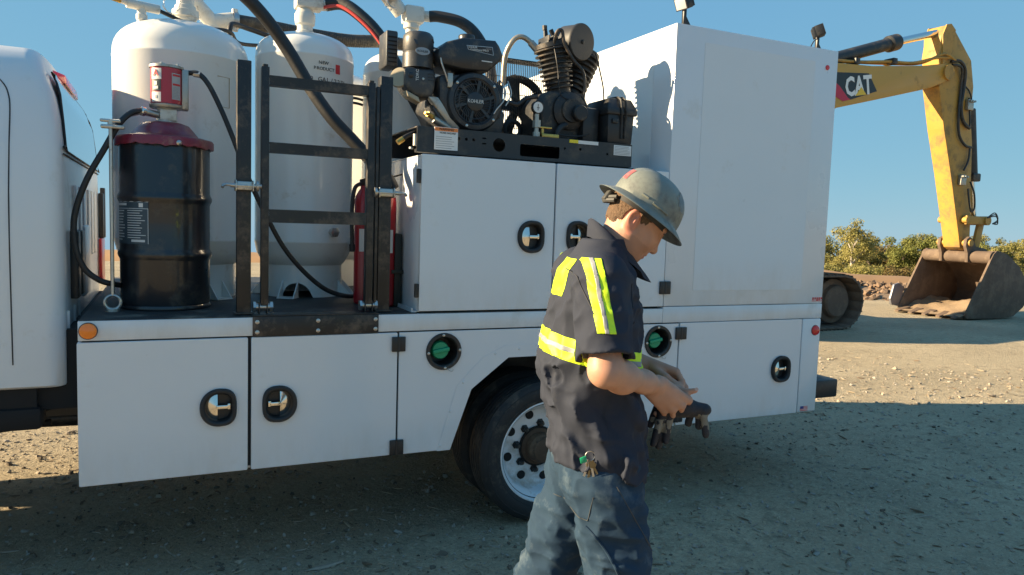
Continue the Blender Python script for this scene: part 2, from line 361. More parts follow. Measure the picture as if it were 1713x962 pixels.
# rail, deck, wear plate
b = B(); b.box(-0.338, 2.688, 0.0, 0.06, 1.1225, 1.2085, 0.004); b.out('side_rail', WHITE, TR)
b = B(); b.box(2.6885, 3.985, -0.002, 0.06, 1.1225, 1.2185, 0.003); b.out('rear_side_rail', WHITE, TR)
b = B(); b.box(-0.334, 1.163, 0.004, BW, 1.195, 1.2135, 0.003); b.box(-0.330, 3.97, 0.57, BW-0.57, 1.06, 1.19); b.out('deck', DECKM, TR)
b = B(); b.box(-0.336, -0.328, 0.061, BW, 1.125, 1.194); b.out('front_rail', WHITE, TR)
wp = B().box(0.366, 0.960, -0.0085, -0.0008, 1.120, 1.2125, 0.002).out('wear_plate', STEELB, TR)
wp2 = B().box(0.366, 0.960, -0.0085, 0.10, 1.2145, 1.2185, 0.001).out('deck_lip', STEELB, TR)
s0 = None
for px in (0.386, 0.664, 0.944):
    for pz in (1.140, 1.188):
        if s0 is None: s0 = B().lathe([(0.010, 0), (0.010, 0.003), (0.004, 0.006)], (px, -0.0086, pz), (0, -1, 0), 12).out('screw', STEEL, wp, base=False); sy = WL[s0.name].y
        else: copy_obj(s0, wp, (px, sy, pz))
def round_lamp(x, z, r, mat, name, label):
    o = B().lathe([(r, 0), (r, 0.008), (r*0.92, 0.014), (r*0.6, 0.019), (0.0, 0.021)], (x, -0.0004, z), (0, -1, 0), 32).out(name, mat, TR)
    B().lathe([(r*1.08, 0), (r*1.08, 0.004), (r*1.0, 0.005), (r*0.99, 0.0)], (x, -0.0003, z), (0, -1, 0), 32).out('lamp_bezel', RUBBER, o); o['label'] = label
round_lamp(-0.299, 1.166, 0.034, ORANGE, 'marker_lamp', 'round amber side marker lamp')
round_lamp(3.936, 1.041, 0.033, REDLENS, 'marker_lamp', 'round red side marker lamp')
# upper compartment
core = B(); core.box(1.182, 2.676, 0.026, 0.62, 1.222, 2.000); core.out('upper_box_carcass', SEAMGAP, TR)  # carcass darkened likewise so the upper door gaps look shaded
b = B(); b.box(1.168, 1.1815, 0.024, 0.62, 1.216, 2.006, 0.003); b.out('upper_box_end', WHITE, TR)
b = B(); b.box(1.168, 2.686, 0.024, 0.624, 2.0065, 2.0135, 0.002); b.out('upper_box_top', WHITE, TR)
b = B(); b.box(1.140, 1.1675, 0.03, 0.60, 1.2138, 1.220); b.box(1.140, 1.146, 0.03, 0.60, 1.22, 1.235); b.out('box_foot_angle', WHITE, TR)
u1 = door(1.168, 1.927, 1.222, 2.016, 1.791, 1.615, False)
u2 = door(1.937, 2.682, 1.222, 2.016, 2.082, 1.622, True)
hinge(2.648, 2.724, 1.296, 1.372, u2)
for z0, z1 in ((1.871, 1.941), (1.292, 1.362)): B().box(1.150, 1.1675, -0.002, 0.03, z0, z1, 0.003).cyl((1.150, -0.002, z0), (1.150, -0.002, z1), 0.006, n=10).out('hinge', STEELB, u1)
# tall compartment
tb = B().box(2.688, 3.985, -0.001, BW, 1.2215, 2.872, 0.006, 2).out('tall_box', WHITE, TR)
curve_plate([rrect(2.898, 3.784, 1.314, 2.786, 0.006, 2)], -0.0035, -0.0012, 'xz').out('side_panel', WHITE, tb, 50)
curve_plate([rrect(0.205, 2.24, 1.32, 2.792, 0.006, 2)], 2.6855, 2.6878, 'yz').out('end_panel', WHITE, tb, 50)
B().lathe([(0.017, 0), (0.015, 0.004), (0, 0.006)], (3.893, -0.0015, 2.757), (0, -1, 0), 16).out('clearance_lamp', REDLENS, tb)
# far side of the body
b = B(); b.box(-0.338, 1.30, BW-.56, BW, 0.49, 1.118, .004); b.box(2.60, 3.985, BW-.56, BW, 0.49, 1.118, .004); b.box(1.305, 2.595, BW-.56, BW-.002, .985, 1.118, .004); b.out('far_side_boxes', WHITE, TR)
b = B(); b.box(1.168, 2.686, BW-.62, BW, 1.215, 2.012, .004); b.out('far_upper_box', WHITE, TR)
b = B(); b.box(1.164, 2.687, .0605, BW-.001, 1.196, 1.2125); b.out('rear_deck', DECKM, TR)
# decals at the rear corner
fl = B().box(3.842, 3.912, -0.0050, -0.0032, 0.497, 0.531).out('flag_decal', WLABEL, TR)
for k in range(4): B().box(3.843, 3.911, -0.0058, -0.0051, 0.4985+k*0.0088, 0.5028+k*0.0088).out('stripe', REDINK, fl)
B().box(3.843, 3.873, -0.0068, -0.0059, 0.513, 0.530).out('canton', M('navy_ink', (0.03, 0.05, 0.22), 0.5), fl)
lg = B(); 
for k in range(5): lg.box(3.893+k*0.0185, 3.905+k*0.0185, -0.003, -0.0016, 1.243+0.004*math.sin(k*2), 1.262, 0.002)
lg.box(3.888, 3.985, -0.003, -0.0018, 1.236, 1.2395); lg.out('maker_mark', REDINK, TR)
# bumper
b = B(); b.box(3.992, 4.205, 0.015, 2.425, 0.565, 0.690, 0.012); b.out('rear_bumper', BLACK, TR)
# chassis
b = B()
for y in (0.78, 1.58): b.box(-4.0, 4.0, y, y+0.08, 0.62, 0.86)
for x in (-3.4, -2.0, -0.7, 0.6, 1.5, 2.4, 3.6): b.box(x, x+0.08, 0.86, 1.58, 0.66, 0.82)
b.box(-0.2, 3.9, 0.58, 1.86, 0.9, 1.05); b.cyl((1.95, 0.35, 0.42), (1.95, 2.1, 0.42), 0.075); b.lathe([(.08, -.16), (.17, -.1), (.19, 0), (.17, .1), (.08, .16)], (1.95, 1.22, .42), (0, 1, 0), 20)
b.cyl((-2.2, 1.2, 0.55), (1.9, 1.2, 0.45), 0.05); b.box(-2.2, -0.9, 1.75, 2.15, 0.40, 0.82, 0.03)
b.out('chassis', BLACK, TR)
b = B(); b.box(-2.3, -0.52, 0.22, 2.18, 0.80, 0.888); b.box(-1.9, -0.5, 0.20, 0.36, 0.70, 0.80, 0.02); b.cyl((-1.4, 0.3, 0.62), (-0.62, 0.42, 0.70), 0.022); b.cyl((-1.6, 0.42, 0.58), (-0.5, 0.5, 0.66), 0.016); b.tube([(-0.62, .5, .70), (-.45, .6, .74), (-.2, .8, .78)], .02)
b.box(-0.55, -0.36, 0.25, 2.15, 0.78, 1.14); b.out('cab_underframe', DARK, TR)
# wheels
def tyre_mesh(y0, cx, cz, name, parent, w=0.225):
    pr = [(0.270, .035), (0.285, .016), (0.300, .010), (0.330, 0.0), (0.360, 0.001), (0.383, .010), (0.396, .022), (0.402, .032)]
    yy = .032; tw = w-.064; nb = 5
    seg = tw/nb
    for k in range(nb):
        a = yy+k*seg
        pr += [(0.4045, a+.002), (0.406, a+seg/2), (0.4045, a+seg-.009)]
        if k < nb-1: pr += [(0.394, a+seg-.008), (0.394, a+seg-.001)]
    pr += [(0.402, w-.032), (0.396, w-.022), (0.383, w-.010), (0.360, w-.001), (0.330, w), (0.300, w-.010), (0.285, w-.016), (0.270, w-.035)]
    b = B(); b.lathe(pr, (cx, y0, cz), (0, 1, 0), 72, caps=(0, 0))
    n = 72; m = len(pr)
    b.F += [((m-1)*n+k, (m-1)*n+(k+1) % n, (k+1) % n, k) for k in range(n)]; b.MI += [0]*n
    o = b.out(name, TYRE, parent, 30, base=False)
    return o
WZ = 0.406
WRIM = M('rim_paint', (0.66, 0.68, 0.70), 0.35, 0, 0.05, 6, 0.02, 60, ((.34, .27, .19), 0.25, 5), coat=0.2)
HUBM = M('hub_dirt', (0.085, 0.052, 0.032), 0.8, 0.1, 0.35, 14, 0.25, 60, ((.20, .14, .09), 0.35, 12))
def wheel_at(cx, y0, outer=True):
    root = bpy.data.objects.new('wheel', None); link(root, TR, (cx, y0+0.11, WZ))
    t = tyre_mesh(y0, cx, WZ, 'tyre', root)
    for r_, h_ in ((0.312, .0065), (0.372, .0045)):
        bb = B(); N = 72; rings = []
        for dr, dh in ((-.003, 0), (-.001, -.002), (.001, -.002), (.003, 0)):
            rings.append([(cx+(r_+dr)*math.cos(2*math.pi*k/N), y0+h_+dh, WZ+(r_+dr)*math.sin(2*math.pi*k/N)) for k in range(N)])
        bb.loft(rings, cap=False).out('sidewall_ring', TYRE, t)
    pr = [(0.2935, .034), (0.296, .022), (0.292, .014), (0.284, .012), (0.279, .018), (0.272, .034), (0.262, .052), (0.252, .060), (0.243, .095), (0.238, .125), (0.222, .150), (0.20, .158), (0.165, .152), (0.10, .150), (0.0, .150)]
    rim = B().lathe(pr, (cx, y0, WZ), (0, 1, 0), 72, caps=(0, 0)).out('rim', WRIM, root, 40, base=False)
    if not outer: return root
    hh = None
    for k in range(8):
        a = 2*math.pi*(k+.35)/8; px, pz = cx+.190*math.cos(a), WZ+.190*math.sin(a)
        B().lathe([(0.026, 0), (0.025, -.003), (0, -.003)], (px, y0+.154, pz), (0, 1, 0), 20).out('hand_hole', DARK, rim)
    ln = None
    for k in range(8):
        a = 2*math.pi*(k+.85)/8; px, pz = cx+.135*math.cos(a), WZ+.135*math.sin(a)
        if ln is None: ln = B().lathe([(0.024, 0), (0.024, .004), (0.0165, .006), (0.0165, .030), (0.012, .034), (0.009, .044)], (px, y0+.150, pz), (0, -1, 0), 6).out('lug_nut', CASTB, rim, base=False); ly = WL[ln.name].y
        else: copy_obj(ln, rim, (px, ly, pz))
    hb = B(); hb.lathe([(0.108, 0), (0.106, .020), (0.086, .028), (0.082, .075), (0.070, .088), (0.066, .106), (0.040, .112), (0, .113)], (cx, y0+.150, WZ), (0, -1, 0), 28); h = hb.out('hub', HUBM, rim)
    bl = None
    for k in range(8):
        a = 2*math.pi*k/8; px, pz = cx+.060*math.cos(a), WZ+.060*math.sin(a)
        if bl is None: bl = B().lathe([(0.0105, 0), (0.0105, .012), (0.006, .014)], (px, y0+.150-.088, pz), (0, -1, 0), 6).out('hub_bolt', HUBM, rim, base=False); by = WL[bl.name].y
        else: copy_obj(bl, rim, (px, by, pz))
    B().lathe([(0.10, 0), (0.118, .004), (0.118, .012), (0.10, .014)], (cx, y0+.148, WZ), (0, -1, 0), 28).out('hub_recess', DARK, rim)
    return root
wheel_at(AX, 0.0); wheel_at(AX, 0.30, False)
wheel_at(AX, 1.88, False); wheel_at(AX, 2.17, False)
wheel_at(-3.05, 0.28, False); wheel_at(-3.05, 1.90, False)
# cab
hwz = [(.89, 1.0), (.90, 1.012), (1.10, 1.018), (1.35, 1.025), (1.55, 1.03), (1.75, 1.02), (1.95, .985), (2.10, .945), (2.22, .905), (2.31, .855), (2.37, .79), (2.41, .70), (2.435, .56), (2.452, .35), (2.458, .15)]
def cab_ring(x, inset=0.0, flat=1.0, lean=True, top=0.0):
    ring = []
    for sgn in (-1, 1):
        L_ = []
        for z, w in hwz:
            zz = z-inset*(0.62 if z > 2.2 else 0.2)*(z-.89)/1.57-top*max(0, (z-1.4))
            xx = x-(max(0, z-1.92)*0.10+max(0, z-2.2)*0.25 if lean else 0)
            L_.append((xx, 1.2+sgn*max(0.0, (w-inset))*flat, zz))
        ring += L_ if sgn < 0 else L_[::-1]
    return ring
rings = [cab_ring(-2.45, 0.10, 1, False, 0.30), cab_ring(-2.2, 0.05, 1, False, .12), cab_ring(-1.9, 0.012, 1, False, 0.02), cab_ring(-1.2, 0, 1, False), cab_ring(-0.70, 0.0, 1, True)]
rc = 0.075
for k in range(0, 8): 
    t = math.pi/2*k/7; rings.append(cab_ring(-0.405-rc+rc*math.sin(t), rc*(1-math.cos(t))))
for f in (0.9, 0.75, 0.5, 0.25, 0.0): rings.append(cab_ring(-0.4045, rc, f))
cab = B().loft(rings).out('cab', CABW, TR, 40)
hd = B().hull([(-2.4, .30, .95), (-2.4, 2.1, .95), (-2.4, .34, 1.55), (-2.4, 2.06, 1.55), (-3.7, .40, .80), (-3.7, 2.0, .80), (-3.65, .45, 1.36), (-3.65, 1.95, 1.36), (-2.4, .8, 1.62), (-2.4, 1.6, 1.62)], 0.06, 3).out('hood', CABW, TR)
def rear_x(z): return -0.4045-(max(0, z-1.92)*0.10+max(0, z-2.2)*0.25)
# rear window
wpts = []
for y, z in [(0.335, 1.965), (0.36, 1.945), (2.04, 1.945), (2.065, 1.965), (2.02, 2.20), (1.97, 2.275), (1.86, 2.31), (0.54, 2.31), (0.43, 2.275), (0.38, 2.20)]: wpts.append((y, z))
def strip_on_wall(poly, d, rows=6):
    """fill a convex outline lying on the leaning rear wall, d metres proud"""
    zs = sorted(set(z for _, z in poly)); V = []; F = []
    N = len(poly)
    def span(z):
        ys = []
        for i in range(N):
            (y0, z0), (y1, z1) = poly[i], poly[(i+1) % N]
            if (z0-z)*(z1-z) <= 0 and z0 != z1: ys.append(y0+(y1-y0)*(z-z0)/(z1-z0))
        return min(ys), max(ys)
    Z = np.linspace(zs[0]+1e-4, zs[-1]-1e-4, rows+1)
    for z in Z:
        a, c = span(z)
        for k in range(9): V.append((rear_x(z)+d+0.012*(1-((k-4)/4)**2)*0, a+(c-a)*k/8, z))
    for i in range(rows):
        for k in range(8): F.append((i*9+k, i*9+k+1, (i+1)*9+k+1, (i+1)*9+k))
    b = B(); b.add(V, F); b.add([(x-0.006, y, z) for x, y, z in V], [f[::-1] for f in F])
    return b
strip_on_wall(wpts, 0.010, 14).out('rear_window', GLASS, cab, 60)
gk = []
for y, z in wpts+[wpts[0]]: gk.append((rear_x(z)+0.006, y, z))
B().tube(gk, 0.0045, 6, smooth=2).out('window_seal', RUBBER, cab)
B().tube([(rear_x(1.925)+.001, .26, 1.925), (rear_x(1.925)+.001, 2.13, 1.925)], 0.004, 6, 0).out('panel_seam', SEAMGAP, cab)
b = B(); b.hull([(rear_x(2.36)-.03, .86, 2.325), (rear_x(2.36)-.03, 1.54, 2.325), (rear_x(2.36)-.05, .88, 2.395), (rear_x(2.36)-.05, 1.52, 2.395), (rear_x(2.36)+.035, .90, 2.322), (rear_x(2.36)+.035, 1.50, 2.322), (rear_x(2.36)+.028, .93, 2.372), (rear_x(2.36)+.028, 1.47, 2.372)], 0.008)
b.out('high_brake_lamp', REDLENS, cab)
for y0 in (0.62, 0.82, 1.02, 1.32, 1.52, 1.72): B().box(-0.408, -0.393, y0, y0+0.10, 1.42, 1.80, 0.012, 3).out('pressed_rib', CABW, cab)
B().box(-0.408, -0.385, .95, 1.25, 1.22, 1.60, 0.014, 3).out('pressed_panel', CABW, cab)
for y0 in (0.44, 0.64): B().box(-0.408, -0.372, y0, y0+0.13, 1.26, 1.58, 0.006, 2).out('cab_vent', PLASTIC, cab)
for y0 in (0.30, 0.56, 0.78): B().cyl((-0.404, y0, 1.0), (-0.402, y0, 1.22), 0.008, n=8).out('pressed_crease', CABW, cab)
# door seam on the cab side
sp = []
for z in np.linspace(1.0, 2.10, 10): 
    w = np.interp(z, [a for a, _ in hwz], [c for _, c in hwz]); sp.append((-0.600, 1.2-w-0.0005, z))
for x, z in ((-.606, 2.16), (-.625, 2.21), (-.67, 2.25), (-.75, 2.275), (-1.2, 2.29)):
    w = np.interp(z, [a for a, _ in hwz], [c for _, c in hwz]); sp.append((x, 1.2-w-0.0005, z))
B().tube(sp, 0.0030, 6, 3).out('door_seam', SEAMGAP, cab)
# red board and black stay beyond the cab
B().box(-0.398, -0.380, 2.02, 2.30, 1.20, 1.50, 0.006).out('red_board', RED, TR)
B().box(-0.40, -0.37, 2.05, 2.12, 1.50, 1.80, 0.006).box(-.40, -.37, 2.20, 2.26, 1.50, 1.84, .006).out('board_stay', BLACK, TR)
# ------------------------------------------------------------------ tanks
DZ = 1.2137
def tank(cx, cy, r, ztop, label, rot=0.0, gus=4, cut=True):
    t = thing('storage_tank', label, 'tank', (cx, cy, DZ), 'white tanks standing on the deck')
    zs = 1.44; zd = ztop-(.13+r*.1 if r < .3 else .212)
    pr = [(r*0.30, zs-0.10), (r*0.62, zs-0.075), (r*0.84, zs-0.03), (r*0.96, zs+0.03), (r, zs+0.09), (r+0.0015, zs+0.094), (r+0.0015, zs+0.102), (r, zs+0.106),
          (r, zd-0.008), (r+0.0018, zd-0.004), (r+0.0018, zd+0.004), (r, zd+0.008)]
    H = ztop-zd
    for k in range(1, 13):
        a = math.pi/2*k/12; e = 2.5
        pr.append((r*max(0.0, math.cos(a))**(2/e), zd+0.008+(H-0.008)*math.sin(a)**(2/e)))
    pr[-1] = (0.0, pr[-1][1])
    sh = B().lathe([(p[0], p[1]) for p in pr], (cx, cy, 0), (0, 0, 1), 72).out('shell', TANKW, t, 30)
    rs = r*0.80
    b = B(); N = 72; V = []; F = []
    zt = zs-0.03
    ca = math.atan2(-1, -0.35)
    for k in range(N):
        a = 2*math.pi*k/N; d = abs((a-ca+math.pi) % (2*math.pi)-math.pi)*rs
        zb = DZ+0.0005+(math.sqrt(max(0, 0.085**2-d*d)) if cut else 0)
        for rr_ in (rs, rs-0.006): V.append((cx+rr_*math.cos(a), cy+rr_*math.sin(a), zb)); V.append((cx+rr_*math.cos(a), cy+rr_*math.sin(a), zt))
    for k in range(N):
        i = 4*k; j = 4*((k+1) % N)
        F += [(i, j, j+1, i+1), (i+2, i+3, j+3, j+2), (i, i+2, j+2, j)]
    b.add(V, F); b.out('skirt', TANKW, t)
    g0 = None
    for k in range(gus):
        a = rot+2*math.pi*k/gus; u = Vector((math.cos(a), math.sin(a), 0)); v = Vector((-u.y, u.x, 0)); o = Vector((cx, cy, 0))+u*rs
        b = B(); b.add([o+v*w+Vector((0, 0, DZ+.001)) for w in (-.05, .05)]+[o+u*.085+v*w+Vector((0, 0, DZ+.001)) for w in (.05, -.05)]+[o+v*w+Vector((0, 0, DZ+.008)) for w in (-.05, .05)]+[o+u*.085+v*w+Vector((0, 0, DZ+.008)) for w in (.05, -.05)], [(0, 1, 2, 3), (4, 5, 6, 7), (0, 1, 5, 4), (1, 2, 6, 5), (2, 3, 7, 6), (3, 0, 4, 7)])
        for w in (-.045, .045):
            b.add([o+v*(w+dw)+u*du+Vector((0, 0, dz)) for dw in (-.003, .003) for du, dz in ((0, DZ+.008), (.08, DZ+.008), (.0, DZ+.10))], [(0, 1, 2), (3, 5, 4), (0, 3, 4, 1), (1, 4, 5, 2), (2, 5, 3, 0)])
        b.out('foot_gusset', TANKW, t)
    return t, sh
T1, S1 = tank(0.095, 1.06, 0.352, 2.735, 'widest white tank, standing behind the black drum', R(-56))
T2, S2 = tank(0.765, 1.035, 0.283, 2.760, 'white tank with red square label behind the black ladder frame', R(-28))
T3, S3 = tank(1.420, 1.10, 0.283, 2.745, 'white tank half hidden behind the engine', R(-40))
T4, S4 = tank(1.10, 1.80, 0.283, 2.70, 'sunlit white tank glimpsed in the gap between two nearer tanks', R(-40))
def on_tank(cx, cy, r, ang, z, off=0.0015): return (cx+(r+off)*math.cos(ang), cy+(r+off)*math.sin(ang), z)
def decal(cx, cy, r, a0, a1, z0, z1, mat, name, parent, off=0.0016, n=8):
    V = []; F = []
    for d in (off, off+0.0006):
        for k in range(n+1):
            a = a0+(a1-a0)*k/n
            for z in (z0, z1): V.append(on_tank(cx, cy, r, a, z, d))
    m = 2*(n+1)
    for k in range(n): i = 2*k; F += [(m+i, m+i+2, m+i+3, m+i+1), (i, i+1, i+3, i+2)]
    F += [(0, m, m+1, 1), (2*n, 2*n+1, m+2*n+1, m+2*n)]
    for k in range(n): i = 2*k; F += [(i, i+2, m+i+2, m+i), (i+1, m+i+1, m+i+3, i+3)]
    return B().add(V, F).out(name, mat, parent)
def curved_text(body, size, cx, cy, r, ac, z, mat, parent, gap=0.62, name='lettering'):
    """each letter turned to lie on the round shell"""
    w = size*gap; tot = w*(len(body)-1)
    for i, ch in enumerate(body):
        if ch == ' ': continue
        a = ac+((i*w)-tot/2)/r
        text(ch, size, on_tank(cx, cy, r, a, z, 0.0025), (R(90), 0, a+R(90)), mat, parent, name)
a2 = R(-90-18+36)   # label faces the camera, a bit right of centre
curved_text('NEW', 0.026, .765, 1.035, .283, a2-0.12, 2.556, INK, S2, .70)
curved_text('PRODUCT', 0.026, .765, 1.035, .283, a2-0.10, 2.523, INK, S2, .70)
decal(.765, 1.035, .283, a2+0.155, a2+0.265, 2.508, 2.560, REDINK, 'red_label', S2)
curved_text('60 GAL/227L', 0.036, .765, 1.035, .283, a2-0.02, 2.462, INK, S2, .66)
curved_text('60 GAL', 0.036, 1.42, 1.10, .283, R(-72), 2.36, INK, S3, .66)
decal(1.42, 1.10, .283, R(-118), R(-108), 2.485, 2.515, GREYINK, 'tank_label', S3)
B().tube([on_tank(.095, 1.06, .352, R(-62), 2.42), on_tank(.095, 1.06, .352, R(-50), 2.42), on_tank(.095, 1.06, .352, R(-50), 2.26), on_tank(.095, 1.06, .352, R(-62), 2.26)], .0022, 6, 0).out('nameplate_edge', M('rusty_edge', (.42, .30, .17), .7), S1)
B().tube([on_tank(.765, 1.035, .283, R(-92), 1.895), on_tank(.765, 1.035, .283, R(-92), 1.885), on_tank(.765, 1.035, .283, R(-70), 1.885), on_tank(.765, 1.035, .283, R(-70), 1.895)], .002, 6, 0).out('nameplate_edge', TANKW, S2)
B().lathe([(.022, 0), (.022, .02), (.03, .02), (.03, .04), (.018, .045)], on_tank(.765, 1.035, .283, R(-66), 1.60, -.002), (math.cos(R(-66)), math.sin(R(-66)), 0), 6).out('drain_plug', STEEL, S2)
# fittings on the tank tops
def stack(parent, x, y, z0, rings_, mat=FITW, name='pipe_fitting', n=20):
    return B().lathe(rings_, (x, y, z0), (0, 0, 1), n).out(name, mat, parent)
stack(T1, .112, 1.06, 2.725, [(.055, 0), (.052, .03), (.058, .035), (.060, .045), (.070, .05), (.070, .085), (.058, .09), (.055, .11), (.046, .115), (.046, .22), (.05, .225), (.05, .26)])
stack(T1, -.105, .92, 2.640, [(.027, 0), (.027, .03), (.023, .035), (.023, .055), (.028, .06), (.028, .085), (.022, .09), (.022, .125), (.026, .13)], name='relief_valve')
B().cyl((-.175, .90, 2.772), (-.02, .94, 2.768), .024, n=14).cyl((-.215, .892, 2.783), (-.165, .90, 2.773), .016, n=12).out('valve_tee', FITW, T1)
B().cyl((-.245, .886, 2.789), (-.20, .893, 2.780), .0175, n=12).out('valve_plug', BRASS, T1)
stack(T1, .345, 1.10, 2.655, [(.026, 0), (.026, .035), (.018, .04), (.018, .06)], name='hose_nipple')
el = B(); el.cyl((.268, 1.33, 2.62), (.268, 1.33, 2.83), .042, n=18).cyl((.268, 1.33, 2.83), (.170, 1.30, 2.92), .046, n=18).cyl((.268, 1.33, 2.835), (.385, 1.34, 2.865), .045, n=18).cyl((.18, 1.30, 2.91), (.145, 1.29, 2.945), .052, n=18); el.out('elbow_fitting', FITW, T1)
stack(T2, .757, 1.01, 2.745, [(.052, 0), (.052, .03), (.045, .035), (.045, .06), (.056, .07), (.060, .10), (.060, .125), (.052, .14), (.046, .15), (.046, .20)])
B().box(.70, .855, .95, 1.07, 2.905, 2.975, .012).cyl((.83, 1.01, 2.94), (.90, .99, 2.945), .034, n=16).cyl((.757, 1.01, 2.90), (.757, 1.01, 3.02), .04, n=16).out('valve_block', FITW, T2)
stack(T2, .45+.1, .93, 2.66, [(.02, 0), (.02, .035), (.012, .04)], name='vent_plug')
b = B(); b.cyl((1.43, 1.08, 2.73), (1.43, 1.08, 2.90), .036, n=16).cyl((1.43, 1.08, 2.90), (1.43, 1.08, 2.935), .050, n=16).box(1.375, 1.50, 1.02, 1.14, 2.93, 3.035, .016).cyl((1.36, 1.08, 2.99), (1.285, 1.06, 3.06), .048, n=16).cyl((1.49, 1.07, 2.985), (1.545, 1.05, 2.985), .034, n=16); b.out('valve_block', FITW, T3)
b = B(); b.cyl((1.295, 1.062, 3.05), (1.245, 1.05, 3.10), .053, n=16).box(1.225, 1.30, .99, 1.01, 3.04, 3.10, .006).tube([(1.25, 1.0, 3.09), (1.23, .98, 3.04), (1.26, .97, 2.99), (1.30, .98, 2.985)], .004, 6); b.out('cam_lock_cap', STEEL, T3)
def chain(parent, pts):
    P = [Vector(p) for p in pts]; b = B(); L = sum((P[i+1]-P[i]).length for i in range(len(P)-1)); n = int(L/0.013)
    for k in range(n):
        s_ = k/n*(len(P)-1); i = int(s_); f = s_-i; c = P[i].lerp(P[i+1], f); d = (P[i+1]-P[i]).normalized(); u, v, _ = b.frame(d); w = u if k % 2 else v
        b.tube([c+d*.008*math.cos(t)+w*.0045*math.sin(t) for t in [2*math.pi*j/8 for j in range(9)]], .0014, 5, 0)
    b.out('safety_chain', STEEL, parent)
chain(T1, [(.03, .98, 2.89), (.005, .96, 2.84), (.0, .95, 2.79), (.02, .95, 2.765), (.05, .96, 2.76), (.075, .97, 2.79), (.085, .98, 2.84), (.09, .99, 2.89)])
chain(T1, [(.172, 1.27, 2.93), (.185, 1.25, 2.87), (.20, 1.25, 2.80), (.205, 1.25, 2.75), (.22, 1.25, 2.78)])
chain(T3, [(1.26, 1.0, 3.05), (1.23, .98, 2.99), (1.26, .96, 2.96), (1.29, .98, 3.0), (1.32, 1.0, 2.95)])

# ------------------------------------------------------------------ drum with pump
DC = (0.004, 0.465); DR = 0.203
DRM = M('drum_paint', (0.012, 0.014, 0.018), 0.30, 0, 0.25, 7, 0.03, 40, ((.09, .075, .055), 0.24, 7), coat=0.35)
D = thing('oil_drum', 'glossy black steel drum with printed label on the deck', 'drum', (DC[0], DC[1], DZ))
r = DR; z0 = DZ; 
pr = [(r-.012, 0.0), (r+.002, .004), (r+.003, .014), (r-.002, .022), (r, .03)]
for zz in (.265, .535): pr += [(r, zz-.030), (r+.003, zz-.020), (r+.009, zz-.008), (r+.010, zz), (r+.009, zz+.008), (r+.003, zz+.020), (r, zz+.030)]
pr += [(r, .785), (r-.004, .80)]
sh = B().lathe(pr, (DC[0], DC[1], z0), (0, 0, 1), 80).out('drum_shell', DRM, D, 40)
lidw = B(); N = 72
rings = [[(DC[0]+rr_*math.cos(2*math.pi*k/N), DC[1]+rr_*math.sin(2*math.pi*k/N), z0+h+(0.005*math.sin(k*.9)*math.sin(k*.37)+.003*math.sin(k*2.3) if wob else 0)) for k in range(N)] for rr_, h, wob in ((r+.004, .784, 1), (r+.019, .782, 1), (r+.019, .815, 0), (r+.013, .824, 0), (r-.002, .826, 0), (r-.02, .832, 0))]
lidw.loft(rings, cap=False); lid = lidw.out('drum_cover', MAROON, D, 40)
B().lathe([(r-.019, .830), (r-.05, .838), (r-.075, .870), (r-.095, .893), (r-.125, .903), (.04, .906), (0, .906)], (DC[0], DC[1], z0), (0, 0, 1), 56, caps=(0, 0)).out('cover_dome', MAROON, lid, 40)
B().lathe([(.012, 0), (.012, .006), (.004, .012)], on_tank(DC[0], DC[1], r+.018, R(-75), z0+.794), (math.cos(R(-75)), math.sin(R(-75)), 0), 14).out('cover_screw', STEEL, lid)
# clamp rod with eye
B().cyl((-.222, .30, DZ+.075), (-.222, .30, 2.075), .0085, n=12).tube([(-.222+.033*math.cos(t), .30, DZ+.042+.033*math.sin(t)) for t in [math.pi/2+2*math.pi*k/20 for k in range(21)]], .0085, 10, 0).cyl((-.222, .30, DZ), (-.222, .30, DZ+.012), .03, n=14).out('clamp_rod', STEEL, lid)
B().box(-.262, -.165, .285, .32, 2.055, 2.072, .005).cyl((-.222, .30, 2.072), (-.222, .30, 2.095), .012, n=8).box(-.265, -.18, .29, .31, 2.083, 2.098, .006).out('clamp_lug', STEEL, lid)
# label
LBL = M('drum_label_print', (0.030, 0.055, 0.075), 0.4, 0, .1, 20)
la, lb = R(-171), R(-111)
lab = decal(DC[0], DC[1], r, la, lb, z0+.315, z0+.515, LBL, 'drum_label', sh, .0015, 14)
PRT = M('label_print', (0.52, 0.55, 0.56), 0.5)
rnd = random.Random(3)
def bar(a0, a1, z, h, mat=PRT): decal(DC[0], DC[1], r, a0, a1, z, z+h, mat, 'print_line', lab, .0026, 5)
bar(la, lb, z0+.480, .0025); bar(lb-.012, lb, z0+.317, .165); bar(la, lb, z0+.512, .002)
bar(la+.03, la+.47, z0+.495, .011)
for k in range(11): bar(la+.03, la+.40-rnd.random()*.12, z0+.468-k*.0135, .0042)
for k in range(12): bar(la+.50, lb-.05-rnd.random()*.18, z0+.470-k*.0115, .0034)
bar(la+.62, lb-.08, z0+.325, .011)
decal(DC[0], DC[1], r, lb-.22, lb-.12, z0+.488, z0+.507, WLABEL, 'print_roundel', lab, .0026, 6)
